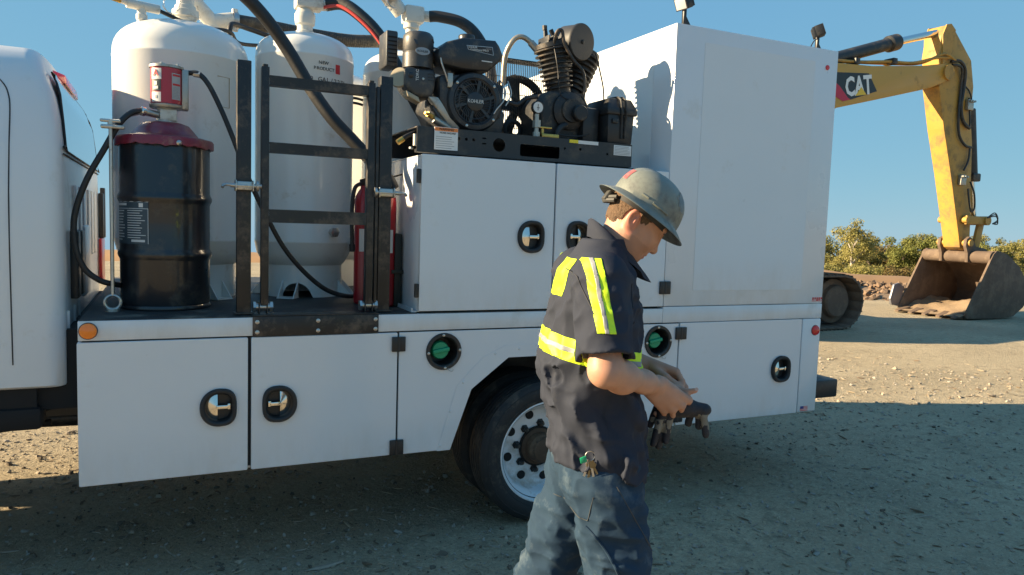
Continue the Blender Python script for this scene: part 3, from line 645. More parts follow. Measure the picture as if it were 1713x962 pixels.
# pump on the drum
PM = thing('grease_pump', 'red and white air operated pump standing on the drum lid', 'pump', (DC[0], DC[1], 2.12))
px, py = DC[0]+.008, DC[1]
B().lathe([(.052, 0), (.050, .012), (.042, .018), (.042, .065), (.048, .072)], (px, py, 2.118), (0, 0, 1), 28).box(px-.03, px+.045, py-.052, py-.03, 2.125, 2.18, .006).out('pump_neck', FITW, PM)
B().lathe([(.074, 0), (.078, .006), (.078, .016), (.070, .020)], (px, py, 2.186), (0, 0, 1), 36).out('motor_base', ALU, PM)
mb = B().lathe([(.072, 0), (.072, .168)], (px, py, 2.206), (0, 0, 1), 40).out('motor_barrel', M('pump_red', (.44, .02, .035), .35, 0, .08, 7, coat=.3), PM)
B().lathe([(.070, 0), (.078, .003), (.078, .014), (.066, .020), (0, .022)], (px, py, 2.374), (0, 0, 1), 36).out('motor_cap', ALU, PM)
bt = None
for k in range(6):
    a = 2*math.pi*k/6+.2; q = (px+.072*math.cos(a), py+.072*math.sin(a), 2.388)
    if bt is None: bt = B().lathe([(.008, 0), (.008, .008), (.004, .010)], q, (0, 0, 1), 6).out('cap_bolt', STEEL, PM)
    else: copy_obj(bt, PM, q)
B().box(px+.066, px+.098, py-.035, py+.035, 2.185, 2.378, .006).out('air_valve', ALU, PM)
decal(px, py, .072, R(-150), R(-108), 2.316, 2.368, WLABEL, 'badge', mb)
curved_text('A', .046, px, py, .0735, R(-129), 2.344, REDINK, mb)
decal(px, py, .072, R(-148), R(-110), 2.262, 2.314, M('badge_dark', (.02, .045, .05), .5), 'badge', mb)
decal(px, py, .072, R(-140), R(-120), 2.270, 2.284, WLABEL, 'badge_mark', mb, .0026); decal(px, py, .072, R(-137), R(-124), 2.288, 2.306, WLABEL, 'badge_mark', mb, .0026)
decal(px, py, .072, R(-150), R(-110), 2.210, 2.256, WLABEL, 'badge', mb); decal(px, py, .072, R(-134), R(-124), 2.226, 2.240, GREYINK, 'badge_mark', mb, .0026)
lb2 = decal(px, py, .072, R(-72), R(-36), 2.225, 2.350, M('silver_label', (.42, .40, .40), .45), 'data_label', mb)
for z in (2.336, 2.292): decal(px, py, .072, R(-69), R(-39), z, z+.009, REDINK, 'print_line', lb2, .0027)
for k in range(8): decal(px, py, .072, R(-69), R(-42-rnd.random()*8), 2.232+k*.007, 2.2345+k*.007, GREYINK, 'print_line', lb2, .0027)
B().cyl((px-.04, py-.03, 2.150), (px-.095, py-.06, 2.156), .017, n=14).out('outlet_port', STEEL, PM)
B().cyl((px-.093, py-.06, 2.156), (px-.112, py-.07, 2.158), .022, n=16, bev=.004).out('outlet_cap', CHROME, PM)

# ------------------------------------------------------------------ black ladder frame
LF = thing('ladder_frame', 'black steel fold down ladder frame between two upright posts', 'ladder', (0.67, 0.10, DZ))
for x0 in (0.302, 0.968):
    p = B().box(x0, x0+.062, .055, .117, DZ+.0055, 2.385, .003).out('post', STEELB, LF)
    B().box(x0-.012, x0+.074, .045, .127, DZ+.0051, DZ+.011, .001).out('post_foot', STEELB, p)
for x0, z1 in ((0.408, 2.365), (0.905, 2.345)): B().box(x0, x0+.034, .045, .095, 1.262, z1, .002).box(x0+.006, x0+.028, .05, .09, z1, z1+.012, .002).out('stile', STEELB, LF)
B().box(.948, .962, .05, .09, 1.27, 2.33, .001).out('channel_lip', STEELB, LF)
for z, h in ((2.282, .046), (1.975, .048), (1.650, .062)):
    rg = B(); rg.prism([(.046, z), (.092, z), (.092, z+.005), (.051, z+.005), (.051, z+h-.005), (.092, z+h-.005), (.092, z+h), (.046, z+h)], .443, .904, 'yz'); rg.out('rung', STEELB, LF)
for x in (.420, .925):
    B().cyl((x-.035, .072, 1.250), (x+.035, .072, 1.250), .018, n=16).cyl((x-.045, .072, 1.250), (x-.033, .072, 1.250), .027, n=6).cyl((x+.03, .072, 1.250), (x+.044, .072, 1.250), .027, n=6).out('pivot_bolt', STEEL, LF)
    B().box(x-.022, x-.016, .048, .098, DZ+.006, 1.275, .002).out('pivot_lug', STEELB, LF); B().box(x+.014, x+.020, .048, .098, DZ+.006, 1.275, .002).out('pivot_lug', STEELB, LF)
for x0, s_ in ((.333, -1), (1.0, 1)):
    b = B().box(x0-.034, x0+.034, .028, .052, 1.795, 1.835, .005).box(x0-.04, x0-.034, .022, .10, 1.79, 1.84, .002).box(x0+.034, x0+.040, .022, .10, 1.79, 1.84, .002)
    b.cyl((x0-.06, .036, 1.815), (x0+.075, .036, 1.815), .010, n=12).cyl((x0-s_*.062, .036, 1.815), (x0-s_*.05, .036, 1.815), .024, n=16)
    b.tube([(x0+s_*.04, .036, 1.815), (x0+s_*.075, .034, 1.817), (x0+s_*.092, .025, 1.812), (x0+s_*.096, .015, 1.803)], .007, 8); b.out('spring_latch', STEEL, LF)

# ------------------------------------------------------------------ fire extinguishers behind the right post
def extinguisher(x, y, r, h, label):
    e = thing('fire_extinguisher', label, 'extinguisher', (x, y, DZ))
    B().lathe([(r-.008, 0), (r, .01), (r, h), (r*.92, h+.03), (r*.6, h+.06), (.022, h+.072), (.02, h+.09)], (x, y, DZ+.001), (0, 0, 1), 32).out('cylinder', RED, e)
    decal(x, y, r, R(-130), R(-60), DZ+h*.52, DZ+h*.74, WLABEL, 'label', e)
    B().box(x-.025, x+.025, y-.012, y+.012, DZ+h+.088, DZ+h+.125, .004).hull([(x-.02, y-.008, DZ+h+.125), (x-.02, y+.008, DZ+h+.125), (x+.09, y-.008, DZ+h+.16), (x+.09, y+.008, DZ+h+.16), (x+.09, y, DZ+h+.15), (x-.02, y, DZ+h+.115)]).out('valve_handle', STEELB, e)
    return e
E1 = extinguisher(.995, .47, .052, .56, 'slim red fire extinguisher left of the right post')
B().tube([(.97, .45, DZ+.66), (.93, .42, DZ+.63), (.915, .41, DZ+.52), (.918, .41, DZ+.33)], .011, 8).cyl((.918, .41, DZ+.33), (.918, .41, DZ+.29), .016, n=10).out('discharge_hose', RUBBER, E1)
E2 = extinguisher(1.075, .33, .060, .56, 'red fire extinguisher behind black cover right of the post')
EC = B().box(1.118, 1.160, .28, .40, DZ+.001, DZ+.395, .008).box(1.10, 1.166, .272, .279, DZ+.18, DZ+.20, .002).out('rubber_guard', M('olive_rubber', (.022, .024, .018), .6, 0, .2, 8, .05, 50), None); tag(EC, 'flat dark guard pad standing against the white box end', 'guard')
# ------------------------------------------------------------------ hoses
def hose(pts, r, label, name='hose', mat=RUBBER, ribs=0, parent=None, n=12, smooth=8):
    if ribs:
        L = sum((Vector(pts[i+1])-Vector(pts[i])).length for i in range(len(pts)-1)); k = max(20, int(L/0.012)); sm = max(4, int(k*2/(len(pts)-1)))
        b = B().tube(pts, r, n, sm, rr=lambda t: r*(1+ribs*(1 if int(t*k*2) % 2 else 0)))
    else: b = B().tube(pts, r, n, smooth)
    o = b.out(name, mat, None); return tag(o, label, name.split('_')[-1])
hose([(-.10, .62, 2.98), (.12, .56, 2.96), (.337, .50, 2.815), (.469, .50, 2.70), (.590, .50, 2.545), (.70, .47, 2.36), (.80, .42, 2.21), (.90, .38, 2.10), (.985, .33, 2.0), (1.05, .22, 1.90), (1.08, .20, 1.84)], .034, 'fat black hose slanting down across the ladder frame', 'suction_hose')
h2 = hose([(.88, 1.0, 2.945), (.96, .93, 2.945), (1.05, .86, 2.875), (1.15, .80, 2.76), (1.24, .76, 2.60), (1.33, .72, 2.42), (1.42, .70, 2.27), (1.52, .68, 2.10)], .036, 'black hose with red stripe arching down behind the engine', 'delivery_hose', ribs=.03)
P = [(.88, 1.0-.0, 2.945), (.96, .93, 2.945), (1.05, .86, 2.875), (1.15, .80, 2.76), (1.24, .76, 2.60)]
B().tube([(x-.020, y-.024, z-.022) for x, y, z in P], .010, 8, 8).out('red_stripe', M('hose_red', (.55, .05, .04), .5), h2)
hose([(.37, 1.34, 2.862), (.55, 1.36, 2.862), (.80, 1.38, 2.852), (1.10, 1.40, 2.85), (1.42, 1.42, 2.88), (1.8, 1.45, 2.84)], .040, 'ribbed grey hose running level behind the tank tops', 'ribbed_hose', M('ribbed_rubber', (.045, .04, .034), .6, 0, .25, 9, .05, 60, ((.2, .16, .11), .3, 8)), ribs=.06)
B().cyl((.395, 1.34, 2.80), (.395, 1.34, 2.93), .018, n=8).cyl((.385, 1.34, 2.863), (.415, 1.342, 2.863), .050, n=20).out('band_clamp', STEEL, bpy.data.objects['ribbed_hose'])
B().cyl((.765, 1.378, 2.853), (.785, 1.379, 2.853), .047, n=20).out('band_clamp', STEEL, bpy.data.objects['ribbed_hose'])
hose([(1.54, 1.05, 2.985), (1.60, 1.02, 2.985), (1.72, .95, 2.95), (1.80, .88, 2.86), (1.86, .82, 2.70), (1.88, .80, 2.5), (1.88, .80, 2.2)], .036, 'short black hose arching from valve down behind fuel tank', 'transfer_hose')
hose([(px+.098, py-.01, 2.368), (.155, .44, 2.366), (.20, .42, 2.315), (.255, .40, 2.20), (.31, .38, 2.06), (.36, .36, 1.92), (.41, .36, 1.80), (.48, .38, 1.66), (.56, .40, 1.52), (.66, .42, 1.40), (.78, .45, 1.30), (.90, .50, 1.255), (1.02, .62, 1.24)], .0125, 'thin black air hose drooping from pump past the ladder rungs', 'air_hose', smooth=10)
B().cyl((px+.09, py-.01, 2.368), (.135, .452, 2.367), .012, n=10).cyl((.135, .452, 2.367), (.165, .438, 2.362), .016, n=8).out('hose_coupling', STEEL, bpy.data.objects['air_hose'])
hose([(px-.11, py-.07, 2.158), (-.14, .36, 2.14), (-.19, .33, 2.08), (-.25, .31, 1.96), (-.315, .30, 1.83), (-.36, .30, 1.70), (-.375, .30, 1.60), (-.365, .30, 1.49), (-.33, .31, 1.405), (-.27, .32, 1.355), (-.215, .36, 1.335), (-.17, .60, 1.30), (-.20, .80, 1.24)], .0135, 'black delivery hose looping from pump outlet beside the cab', 'outlet_hose', smooth=10)
B().cyl((px-.108, py-.07, 2.158), (-.155, .365, 2.132), .014, n=10).out('hose_coupling', STEEL, bpy.data.objects['outlet_hose'])
hose([(-.03, .94, 2.767), (.04, .95, 2.745), (.17, 1.0, 2.715), (.34, 1.08, 2.735), (.42, 1.2, 2.70), (.70, 1.30, 2.74), (.98, 1.34, 2.76), (1.06, 1.30, 2.60)], .011, 'thin black line joining the tank relief valves', 'vent_line')
hose([(.345, 1.10, 2.71), (.35, 1.11, 2.765), (.375, 1.16, 2.80), (.48, 1.25, 2.80), (.70, 1.29, 2.77), (1.0, 1.32, 2.80)], .014, 'black vent line bent over beside the ribbed hose', 'vent_line')
for k, z in enumerate((2.47, 2.43, 2.40)):
    b = B().tube([(1.04, 1.12, z), (1.08, 1.10, z+.004), (1.13, 1.10, z-.004)], .008, 8); o = b.out('looped_line', RUBBER, None); tag(o, ['uppermost', 'middle', 'lowest'][k]+' of three thin black lines between middle and right tank', 'line')
# ------------------------------------------------------------------ work lamps on the tall box
def work_lamp(x, y, z, yaw, tilt, label, back=False):
    w = thing('work_lamp', label, 'lamp', (x, y, z)); 
    B().box(x-.020, x+.020, y-.012, y+.012, z, z+.012, .002).box(x-.010, x+.012, y-.010, y+.010, z+.01, z+.115, .003).hull([(x+.01, y-.01, z+.012), (x+.01, y+.01, z+.012), (x+.05, y-.01, z+.004), (x+.05, y+.01, z+.004), (x+.01, y-.01, z+.06), (x+.01, y+.01, z+.06)]).out('bracket', BLACK, w)
    X = Matrix.Translation((x, y, z+.14)) @ Matrix.Rotation(yaw, 4, 'Z') @ Matrix.Rotation(tilt, 4, 'Y')
    b = B(); X = X @ Matrix.Scale(.8, 4); b.box(-.025, .045, -.055, .055, -.045, .045, .008, X=X)
    for k in range(5): b.box(-.040, -.022, -.05+k*.025-.004, -.05+k*.025+.004, -.04, .04, .001, X=X)
    b.out('housing', CASTB, w)
    B().box(.0455, .049, -.048, .048, -.038, .038, .003, X=X).out('lens', M('lamp_glass', (.45, .46, .46), .12, 0, .1, 40), w)
    B().box(.044, .0475, -.055, .055, -.045, .045, .003, X=X).out('rim', BLACK, w)
    return w
work_lamp(2.78, .06, 2.8725, R(190), R(25), 'work lamp on front corner of the tall box')
work_lamp(3.915, .12, 2.8725, R(-40), R(-20), 'work lamp on rear corner of the tall box')
c = B().tube([(3.83, .10, 2.873), (3.845, .10, 2.91), (3.87, .10, 2.945), (3.91, .105, 2.965)], .0035, 6).out('lamp_cable', RUBBER, None); tag(c, 'thin black cable rising to the rear work lamp', 'cable')
# ------------------------------------------------------------------ engine driven air compressor
CP = thing('air_compressor', 'black petrol engine air compressor on a steel base', 'compressor', (1.82, .33, 2.0138))
ENG = M('engine_black', (0.020, 0.022, 0.026), 0.36, 0, 0.2, 12, 0.06, 160, ((.15, .12, .085), 0.22, 11))
ENGG = M('engine_grey', (0.042, 0.044, 0.048), 0.42, 0.1, 0.15, 14, 0.06, 140, ((.19, .155, .11), 0.26, 11))
# base
hl = [circle(1.40+.042*k, 2.118, .0085, 12) for k in range(3)]+[rrect(1.532, 1.556, 2.126, 2.134, .003, 2), rrect(1.532, 1.556, 2.098, 2.106, .003, 2), circle(1.632, 2.102, .036, 24), rrect(1.757, 2.002, 2.052, 2.118, .012, 4), circle(2.035, 2.112, .007, 10), circle(2.135, 2.115, .008, 10), circle(2.315, 2.10, .007, 10)]
bp = curve_plate([rrect(1.172, 2.482, 2.034, 2.166, .006, 2)]+hl, .098, .106, 'xz').out('base_rail', BLACK, CP, 40)
b = B().box(1.172, 2.482, .107, .585, 2.158, 2.166, .002).box(1.172, 2.482, .578, .586, 2.034, 2.158).box(2.474, 2.482, .107, .577, 2.034, 2.158).box(1.172, 1.40, .107, .14, 2.034, 2.05); b.out('base_top', BLACK, CP)
for x in (1.30, 2.40): B().box(x, x+.12, .12, .57, 2.0142, 2.0335, .004).out('base_foot', RUBBER, CP)
B().cyl((1.185, .16, 2.07), (1.185, .16, 2.13), .016, n=12).cyl((1.16, .16, 2.052), (1.16, .16, 2.062), .012, n=10).out('cable_gland', STEEL, CP)
wl_ = B().box(1.262, 1.392, .090, .096, 2.052, 2.168, .002).out('warning_plate', WLABEL, CP)
B().box(1.264, 1.390, .0885, .0899, 2.148, 2.166).out('warning_band', ORINK, wl_)
text('WARNING', .017, (1.327, .0878, 2.157), FRONT, INK, wl_)
text('NOISE HAZARD', .0125, (1.335, .089, 2.139), FRONT, INK, wl_)
for k in range(6): B().box(1.270, 1.384-rnd.random()*.03, .0890, .0899, 2.060+k*.0115, 2.0632+k*.0115).out('print_line', GREYINK, wl_)
l2 = B().box(2.356, 2.476, .0955, .0975, 2.098, 2.156, .001).out('rating_label', WLABEL, CP)
for k in range(6): B().box(2.362, 2.470-rnd.random()*.02, .0947, .0954, 2.104+k*.0085, 2.1072+k*.0085).out('print_line', GREYINK, l2)
B().box(2.062, 2.118, .0955, .0975, 2.147, 2.165).out('yellow_sticker', YELINK, CP); B().box(2.119, 2.250, .0955, .0975, 2.145, 2.164).out('white_sticker', WLABEL, CP)
# ---- engine
FX, FZ = 1.535, 2.338
E_ = B().lathe([(.150, .22), (.166, .20), (.170, .12), (.160, .02), (.150, .004), (.128, 0.0), (.122, .006), (.122, .03)], (FX, .215, FZ), (0, 1, 0), 56, caps=(1, 0)); 
E_.hull([(1.335, .235, 2.46), (1.335, .235, 2.34), (1.42, .235, 2.21), (1.52, .24, 2.49), (1.335, .42, 2.47), (1.335, .42, 2.3), (1.42, .42, 2.19), (1.55, .42, 2.5), (1.50, .24, 2.30)], .012)
E_.hull([(1.56, .24, 2.19), (1.70, .24, 2.27), (1.72, .25, 2.44), (1.60, .25, 2.49), (1.56, .44, 2.19), (1.70, .44, 2.25), (1.72, .44, 2.44), (1.60, .44, 2.49)], .012)
shroud = E_.out('fan_shroud', ENG, CP, 40)
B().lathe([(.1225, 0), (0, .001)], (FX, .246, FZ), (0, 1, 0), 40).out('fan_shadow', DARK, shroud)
g = B()
for rr_ in (.118, .093): g.tube([(FX+rr_*math.cos(2*math.pi*k/48), .222, FZ+rr_*math.sin(2*math.pi*k/48)) for k in range(49)], .0035, 6, 0)
for k in range(6):
    a = 2*math.pi*k/6+.3; u = Vector((math.cos(a), 0, math.sin(a))); v = Vector((-u.z, 0, u.x)); o = Vector((FX, .2195, FZ))
    w0, w1 = .006, .009
    g.hull([o+u*.040+v*s_*w0+Vector((0, dy, 0)) for s_ in (-1, 1) for dy in (0, .008)]+[o+u*.118+v*s_*w1+Vector((0, dy, 0)) for s_ in (-1, 1) for dy in (0, .008)])
for k in range(6):
    for j in range(1, 7):
        a = 2*math.pi*(k+j/7)/6+.3; a2_ = a+.42
        g.tube([(FX+.046*math.cos(a), .224, FZ+.046*math.sin(a)), (FX+.080*math.cos(a+.18), .223, FZ+.080*math.sin(a+.18)), (FX+.117*math.cos(a2_), .223, FZ+.117*math.sin(a2_))], .0028, 5, 3)
g.out('fan_grille', ENG, shroud)
B().lathe([(.050, .010), (.050, .002), (.046, 0), (0, -.001)], (FX, .214, FZ), (0, 1, 0), 36).out('fan_hub', ENG, shroud)
text('KOHLER', .027, (FX, .2115, FZ), FRONT, WLABEL, shroud, sx=.92)
for a in (40, 140, 250, 320): B().lathe([(.008, 0), (.008, .004), (.003, .006)], (FX+.141*math.cos(R(a)), .2155, FZ+.141*math.sin(R(a))), (0, -1, 0), 8).out('shroud_bolt', STEEL, shroud)
# crankcase below
cc = B().hull([(1.30, .26, 2.30), (1.36, .26, 2.20), (1.50, .27, 2.168), (1.72, .27, 2.168), (1.74, .27, 2.30), (1.30, .56, 2.30), (1.36, .56, 2.18), (1.74, .56, 2.168), (1.74, .56, 2.44), (1.34, .56, 2.44)], .012).out('engine_block', ENGG, CP, 40)
B().hull([(1.275, .250, 2.345), (1.33, .240, 2.345), (1.46, .240, 2.190), (1.42, .250, 2.172), (1.275, .29, 2.345), (1.33, .29, 2.345), (1.46, .29, 2.190), (1.42, .29, 2.172)], .006).out('side_cover', ALU, cc)
B().cyl((1.265, .22, 2.248), (1.305, .24, 2.235), .014, n=10).cyl((1.25, .215, 2.252), (1.268, .222, 2.247), .009, n=6).out('oil_cap', BRASS, cc)
B().cyl((1.30, .23, 2.225), (1.40, .26, 2.19), .020, n=12).out('oil_filler', ALU, cc)
# air cleaner
ac = B().lathe([(.083, 0), (.083, .075), (.080, .078), (.080, .084), (.082, .088), (.083, .15), (.080, .17), (.066, .186), (0, .190)], (1.238, .32, 2.494), (0, 0, 1), 40).out('air_cleaner', ENGG, CP, 35)
B().hull([(1.185, .246, 2.632), (1.30, .252, 2.650), (1.315, .275, 2.628), (1.20, .238, 2.600), (1.21, .30, 2.66), (1.30, .30, 2.67)], .004).out('cleaner_wing', ENGG, ac)
bd = B().lathe([(.040, 0), (.040, .002), (0, .0025)], (1.236, .2362, 2.572), (0, -1, 0), 28, sx=1.0, sy=.5).out('oval_badge', M('badge_silver', (.30, .30, .31), .4, .5), ac)
text('KOHLER', .0155, (1.236, .2330, 2.571), FRONT, INK, bd)
ib = B().hull([(1.150, .246, 2.49), (1.318, .246, 2.49), (1.148, .246, 2.385), (1.20, .246, 2.335), (1.30, .246, 2.335), (1.318, .246, 2.40), (1.150, .42, 2.49), (1.318, .42, 2.49), (1.148, .42, 2.385), (1.20, .42, 2.335), (1.30, .42, 2.335), (1.318, .42, 2.40)], .022, 3).out('intake_body', ENGG, CP, 40)
B().lathe([(.016, 0), (.015, .006), (.009, .010), (0, .011)], (1.178, .2455, 2.445), (0, -1, 0), 18).out('throttle_knob', ENG, ib); B().lathe([(.007, 0), (.006, .004), (0, .005)], (1.245, .2455, 2.432), (0, -1, 0), 12).out('rivet', STEEL, ib)
for k in range(3): B().box(1.270, 1.312, .2435, .2465, 2.425+k*.016, 2.432+k*.016, .001).out('louvre', ENG, ib)
text('TDRC', .022, (1.213, .2442, 2.448), (R(90), R(-90), 0), WLABEL, ib)
B().lathe([(.052, 0), (.055, .010), (.050, .020), (0, .022)], (1.140, .315, 2.435), (-.6, -.75, .1), 28).out('carburettor_cover', M('beige_cover', (.36, .31, .22), .5, .1, .15, 9), CP)
B().hull([(1.155, .25, 2.365), (1.225, .25, 2.335), (1.235, .25, 2.305), (1.165, .25, 2.335), (1.155, .33, 2.365), (1.225, .33, 2.335), (1.235, .33, 2.305), (1.165, .33, 2.335)], .005).out('lever_bracket', M('beige_cover', (.36, .31, .22)), CP)
mf = B().box(1.085, 1.150, .40, .56, 2.51, 2.70, .010).out('muffler', ENGG, CP)
for k in range(7): B().box(1.092, 1.143, .3965, .3995, 2.53+k*.022, 2.537+k*.022, .001).out('louvre', DARK, mf)
# fuel tank
poly = [(1.335, 2.515), (1.314, 2.555), (1.318, 2.590), (1.362, 2.635), (1.455, 2.668), (1.645, 2.676), (1.668, 2.650), (1.692, 2.600), (1.682, 2.575), (1.605, 2.505), (1.460, 2.500)]
rings = []
def ps(f, y, dz=0): 
    cx_, cz_ = 1.50, 2.585; return [(cx_+(x-cx_)*f, y, cz_+(z-cz_)*f+dz) for x, z in poly]
rings = [ps(.90, .205), ps(.96, .209), ps(1.0, .222), ps(1.0, .36), ps(.99, .46), ps(.95, .478)]
ft = B().loft(rings).out('fuel_tank', ENG, CP, 45)
B().lathe([(.044, 0), (.046, .006), (.046, .030), (.042, .036), (0, .038)], (1.520, .335, 2.676), (0, 0, 1), 28).out('fuel_cap', ENG, ft)
B().lathe([(.036, 0), (.036, .014)], (1.520, .335, 2.664), (0, 0, 1), 24).out('filler_neck', ENGG, ft)
tl = B().add([(1.470, .2035, 2.628), (1.622, .2035, 2.636), (1.630, .2035, 2.592), (1.480, .2035, 2.606), (1.470, .2045, 2.628), (1.622, .2045, 2.636), (1.630, .2045, 2.592), (1.480, .2045, 2.606)], [(0, 1, 2, 3), (4, 7, 6, 5), (0, 4, 5, 1), (1, 5, 6, 2), (2, 6, 7, 3), (3, 7, 4, 0)]).out('tank_badge', M('badge_rim', (.42, .42, .43), .4, .6), ft)
B().add([(1.474, .2024, 2.625), (1.619, .2024, 2.6325), (1.626, .2024, 2.595), (1.483, .2024, 2.6085), (1.474, .2034, 2.625), (1.619, .2034, 2.6325), (1.626, .2034, 2.595), (1.483, .2034, 2.6085)], [(0, 1, 2, 3), (4, 7, 6, 5), (0, 4, 5, 1), (1, 5, 6, 2), (2, 6, 7, 3), (3, 7, 4, 0)]).out('badge_field', INK, tl)
text('KOHLER', .0135, (1.506, .2016, 2.6205), (R(90), R(-2), 0), WLABEL, tl); text('Command PRO', .0165, (1.545, .2016, 2.610), (R(90), R(-1), 0), WLABEL, tl); text('CH395', .011, (1.598, .2016, 2.6215), FRONT, GREYINK, tl)
B().box(1.560, 1.622, .2024, .2044, 2.553, 2.558).out('badge_line', WLABEL, ft)
B().tube([(1.318, .26, 2.60), (1.325, .22, 2.585), (1.335, .212, 2.52), (1.36, .215, 2.46), (1.375, .225, 2.43)], .005, 8).out('throttle_cable', STEEL, CP)
B().tube([(1.69, .24, 2.47), (1.71, .22, 2.42), (1.70, .21, 2.36), (1.66, .205, 2.31), (1.64, .205, 2.28)], .004, 8).tube([(1.73, .23, 2.47), (1.745, .21, 2.40), (1.71, .205, 2.33)], .004, 8).out('control_rod', STEEL, CP)
B().box(1.375, 1.405, .222, .235, 2.40, 2.475, .003).cyl((1.415, .222, 2.405), (1.415, .235, 2.405), .012, n=8).out('choke_bracket', ALU, CP)
B().tube([(1.60, .27, 2.56), (1.62, .25, 2.50), (1.60, .24, 2.47)], .004, 6).out('fuel_line', STEEL, CP)
# conduit at the left end
B().tube([(1.115, .20, 2.095), (1.15, .20, 2.122), (1.21, .20, 2.148), (1.28, .22, 2.165), (1.36, .26, 2.172)], .012, 10).out('drain_hose', RUBBER, CP)
B().cyl((1.128, .20, 2.105), (1.098, .20, 2.083), .015, n=10).out('drain_cap', BRASS, CP)
# ---- belt guard and flywheel
fw = B(); c = Vector((1.975, .60, 2.395))
fw.lathe([(.160, 0), (.195, 0), (.198, .006), (.190, .014), (.198, .022), (.190, .030), (.198, .038), (.195, .044), (.160, .044)], c, (0, 1, 0), 48, caps=(0, 0))
for k in range(5):
    a = 2*math.pi*k/5+.5; u = Vector((math.cos(a), 0, math.sin(a))); v = Vector((-u.z, 0, u.x)); q = c+Vector((0, .012, 0))
    fw.hull([q+u*.02+v*s_*.022+Vector((0, dy, 0)) for s_ in (-1, 1) for dy in (0, .02)]+[q+u*.170+v*s_*.038+Vector((0, dy, 0)) for s_ in (-1, 1) for dy in (0, .02)])
fw.lathe([(.045, -.01), (.045, .05)], c, (0, 1, 0), 20); fw.out('flywheel', CASTB, CP)
B().lathe([(.055, 0), (.058, .02), (.055, .04)], (1.72, .60, 2.30), (0, 1, 0), 24).tube([(1.715, .62, 2.245), (1.96, .62, 2.203), (2.0, .62, 2.2)], .008, 6, 0).tube([(1.71, .62, 2.355), (1.93, .62, 2.585), (1.96, .62, 2.592)], .008, 6, 0).out('drive_belt', RUBBER, CP)
wg = B(); x = 1.735
while x < 2.13: wg.box(x-.0016, x+.0016, .535, .5382, 2.185, 2.668); x += .0125
for z in (2.668, 2.650, 2.56, 2.46, 2.36, 2.26, 2.19): wg.box(1.733, 2.13, .5384, .5416, z-.0016, z+.0016)
for z in (2.668, 2.19): wg.tube([(1.733, .54, z), (2.13, .54, z)], .0045, 6, 0)
for y in [.552+.0125*k for k in range(9)]: wg.box(1.733, 2.13, y, y+.0026, 2.6665, 2.6695)
tag(wg.out('wire_guard', BLACK, CP), None, None, None, None)
B().lathe([(.055, .0), (.062, .004), (.062, .018), (.055, .022)], (1.862, .42, 2.235), (0, 1, 0), 24, caps=(0, 0)).tube([(1.862+.045*math.cos(t), .43, 2.235+.045*math.sin(t)) for t in [2*math.pi*k/20 for k in range(21)]], .010, 8, 0).out('coiled_line', RUBBER, CP)
# ---- pump
pc = B().hull([(1.955, .25, 2.168), (2.285, .25, 2.168), (2.275, .25, 2.38), (2.235, .25, 2.455), (2.01, .25, 2.455), (1.955, .25, 2.38), (1.955, .53, 2.168), (2.285, .53, 2.168), (2.275, .53, 2.38), (2.235, .53, 2.455), (2.01, .53, 2.455), (1.955, .53, 2.38)], .018, 3).out('crankcase', CASTB, CP, 40)
B().box(1.925, 2.315, .23, .55, 2.1665, 2.186, .004).out('pump_foot', CASTB, pc)
B().lathe([(.106, 0), (.110, .010), (.108, .022), (.085, .032), (.070, .036), (.066, .05), (.0, .052)], (2.135, .252, 2.345), (0, -1, 0), 40).out('bearing_cover', CASTB, pc)
B().lathe([(.046, 0), (.046, .045), (.040, .052), (0, .054)], (2.172, .215, 2.330), (0, -1, 0), 24).out('oil_sight', CASTB, pc)
cvb = None
for k in range(8):
    a = 2*math.pi*k/8+.2; q = (2.135+.098*math.cos(a), .235, 2.345+.098*math.sin(a))
    if cvb is None: cvb = B().lathe([(.008, 0), (.008, .008), (.004, .010)], q, (0, -1, 0), 6).out('cover_bolt', CASTB, pc, base=False); cy_ = WL[cvb.name].y
    else: copy_obj(cvb, pc, (q[0], cy_, q[2]))
B().tube([(2.10, .215, 2.26), (2.06, .205, 2.24), (2.04, .205, 2.205), (2.045, .21, 2.18)], .018, 10).out('breather_elbow', CASTB, pc)
B().lathe([(.020, 0), (.020, .006), (.012, .008)], (2.252, .248, 2.218), (0, -1, 0), 6).out('sight_glass', BRASS, pc)
B().box(1.985, 2.055, .2485, .2515, 2.178, 2.205, .001).out('pump_plate', M('plate_grey', (.24, .24, .25), .45, .5), pc)
def finned(p0, p1, r0, r1, nf, name):
    p0 = Vector(p0); p1 = Vector(p1); L = (p1-p0).length; pr = [(r0*.80, -.03)]
    for k in range(nf):
        h = L*k/nf; f = k/nf; rr_ = r0+(r1-r0)*f
        pr += [(rr_*.78, h), (rr_*.78, h+L/nf*.45), (rr_*.98, h+L/nf*.52), (rr_, h+L/nf*.60), (rr_, h+L/nf*.80), (rr_*.98, h+L/nf*.88)]
    pr += [(r1*.8, L), (r1*.86, L+.004), (r1*.84, L+.03), (0, L+.034)]
    return B().lathe(pr, p0, p1-p0, 44).out(name, CASTB, CP, 30)
c1 = finned((2.125, .36, 2.475), (2.070, .36, 2.715), .088, .114, 9, 'finned_cylinder')
c2 = finned((2.235, .43, 2.455), (2.335, .43, 2.710), .080, .098, 9, 'finned_cylinder')
hd_ = B()
for k in range(5): hd_.box(2.010+k*.026, 2.018+k*.026, .29, .43, 2.735, 2.775, .002)
hd_.box(2.005, 2.13, .29, .43, 2.725, 2.745, .004).cyl((2.02, .36, 2.77), (2.015, .36, 2.835), .010, n=8).cyl((2.016, .36, 2.815), (2.014, .36, 2.84), .015, n=8); hd_.out('cylinder_head', CASTB, c1)
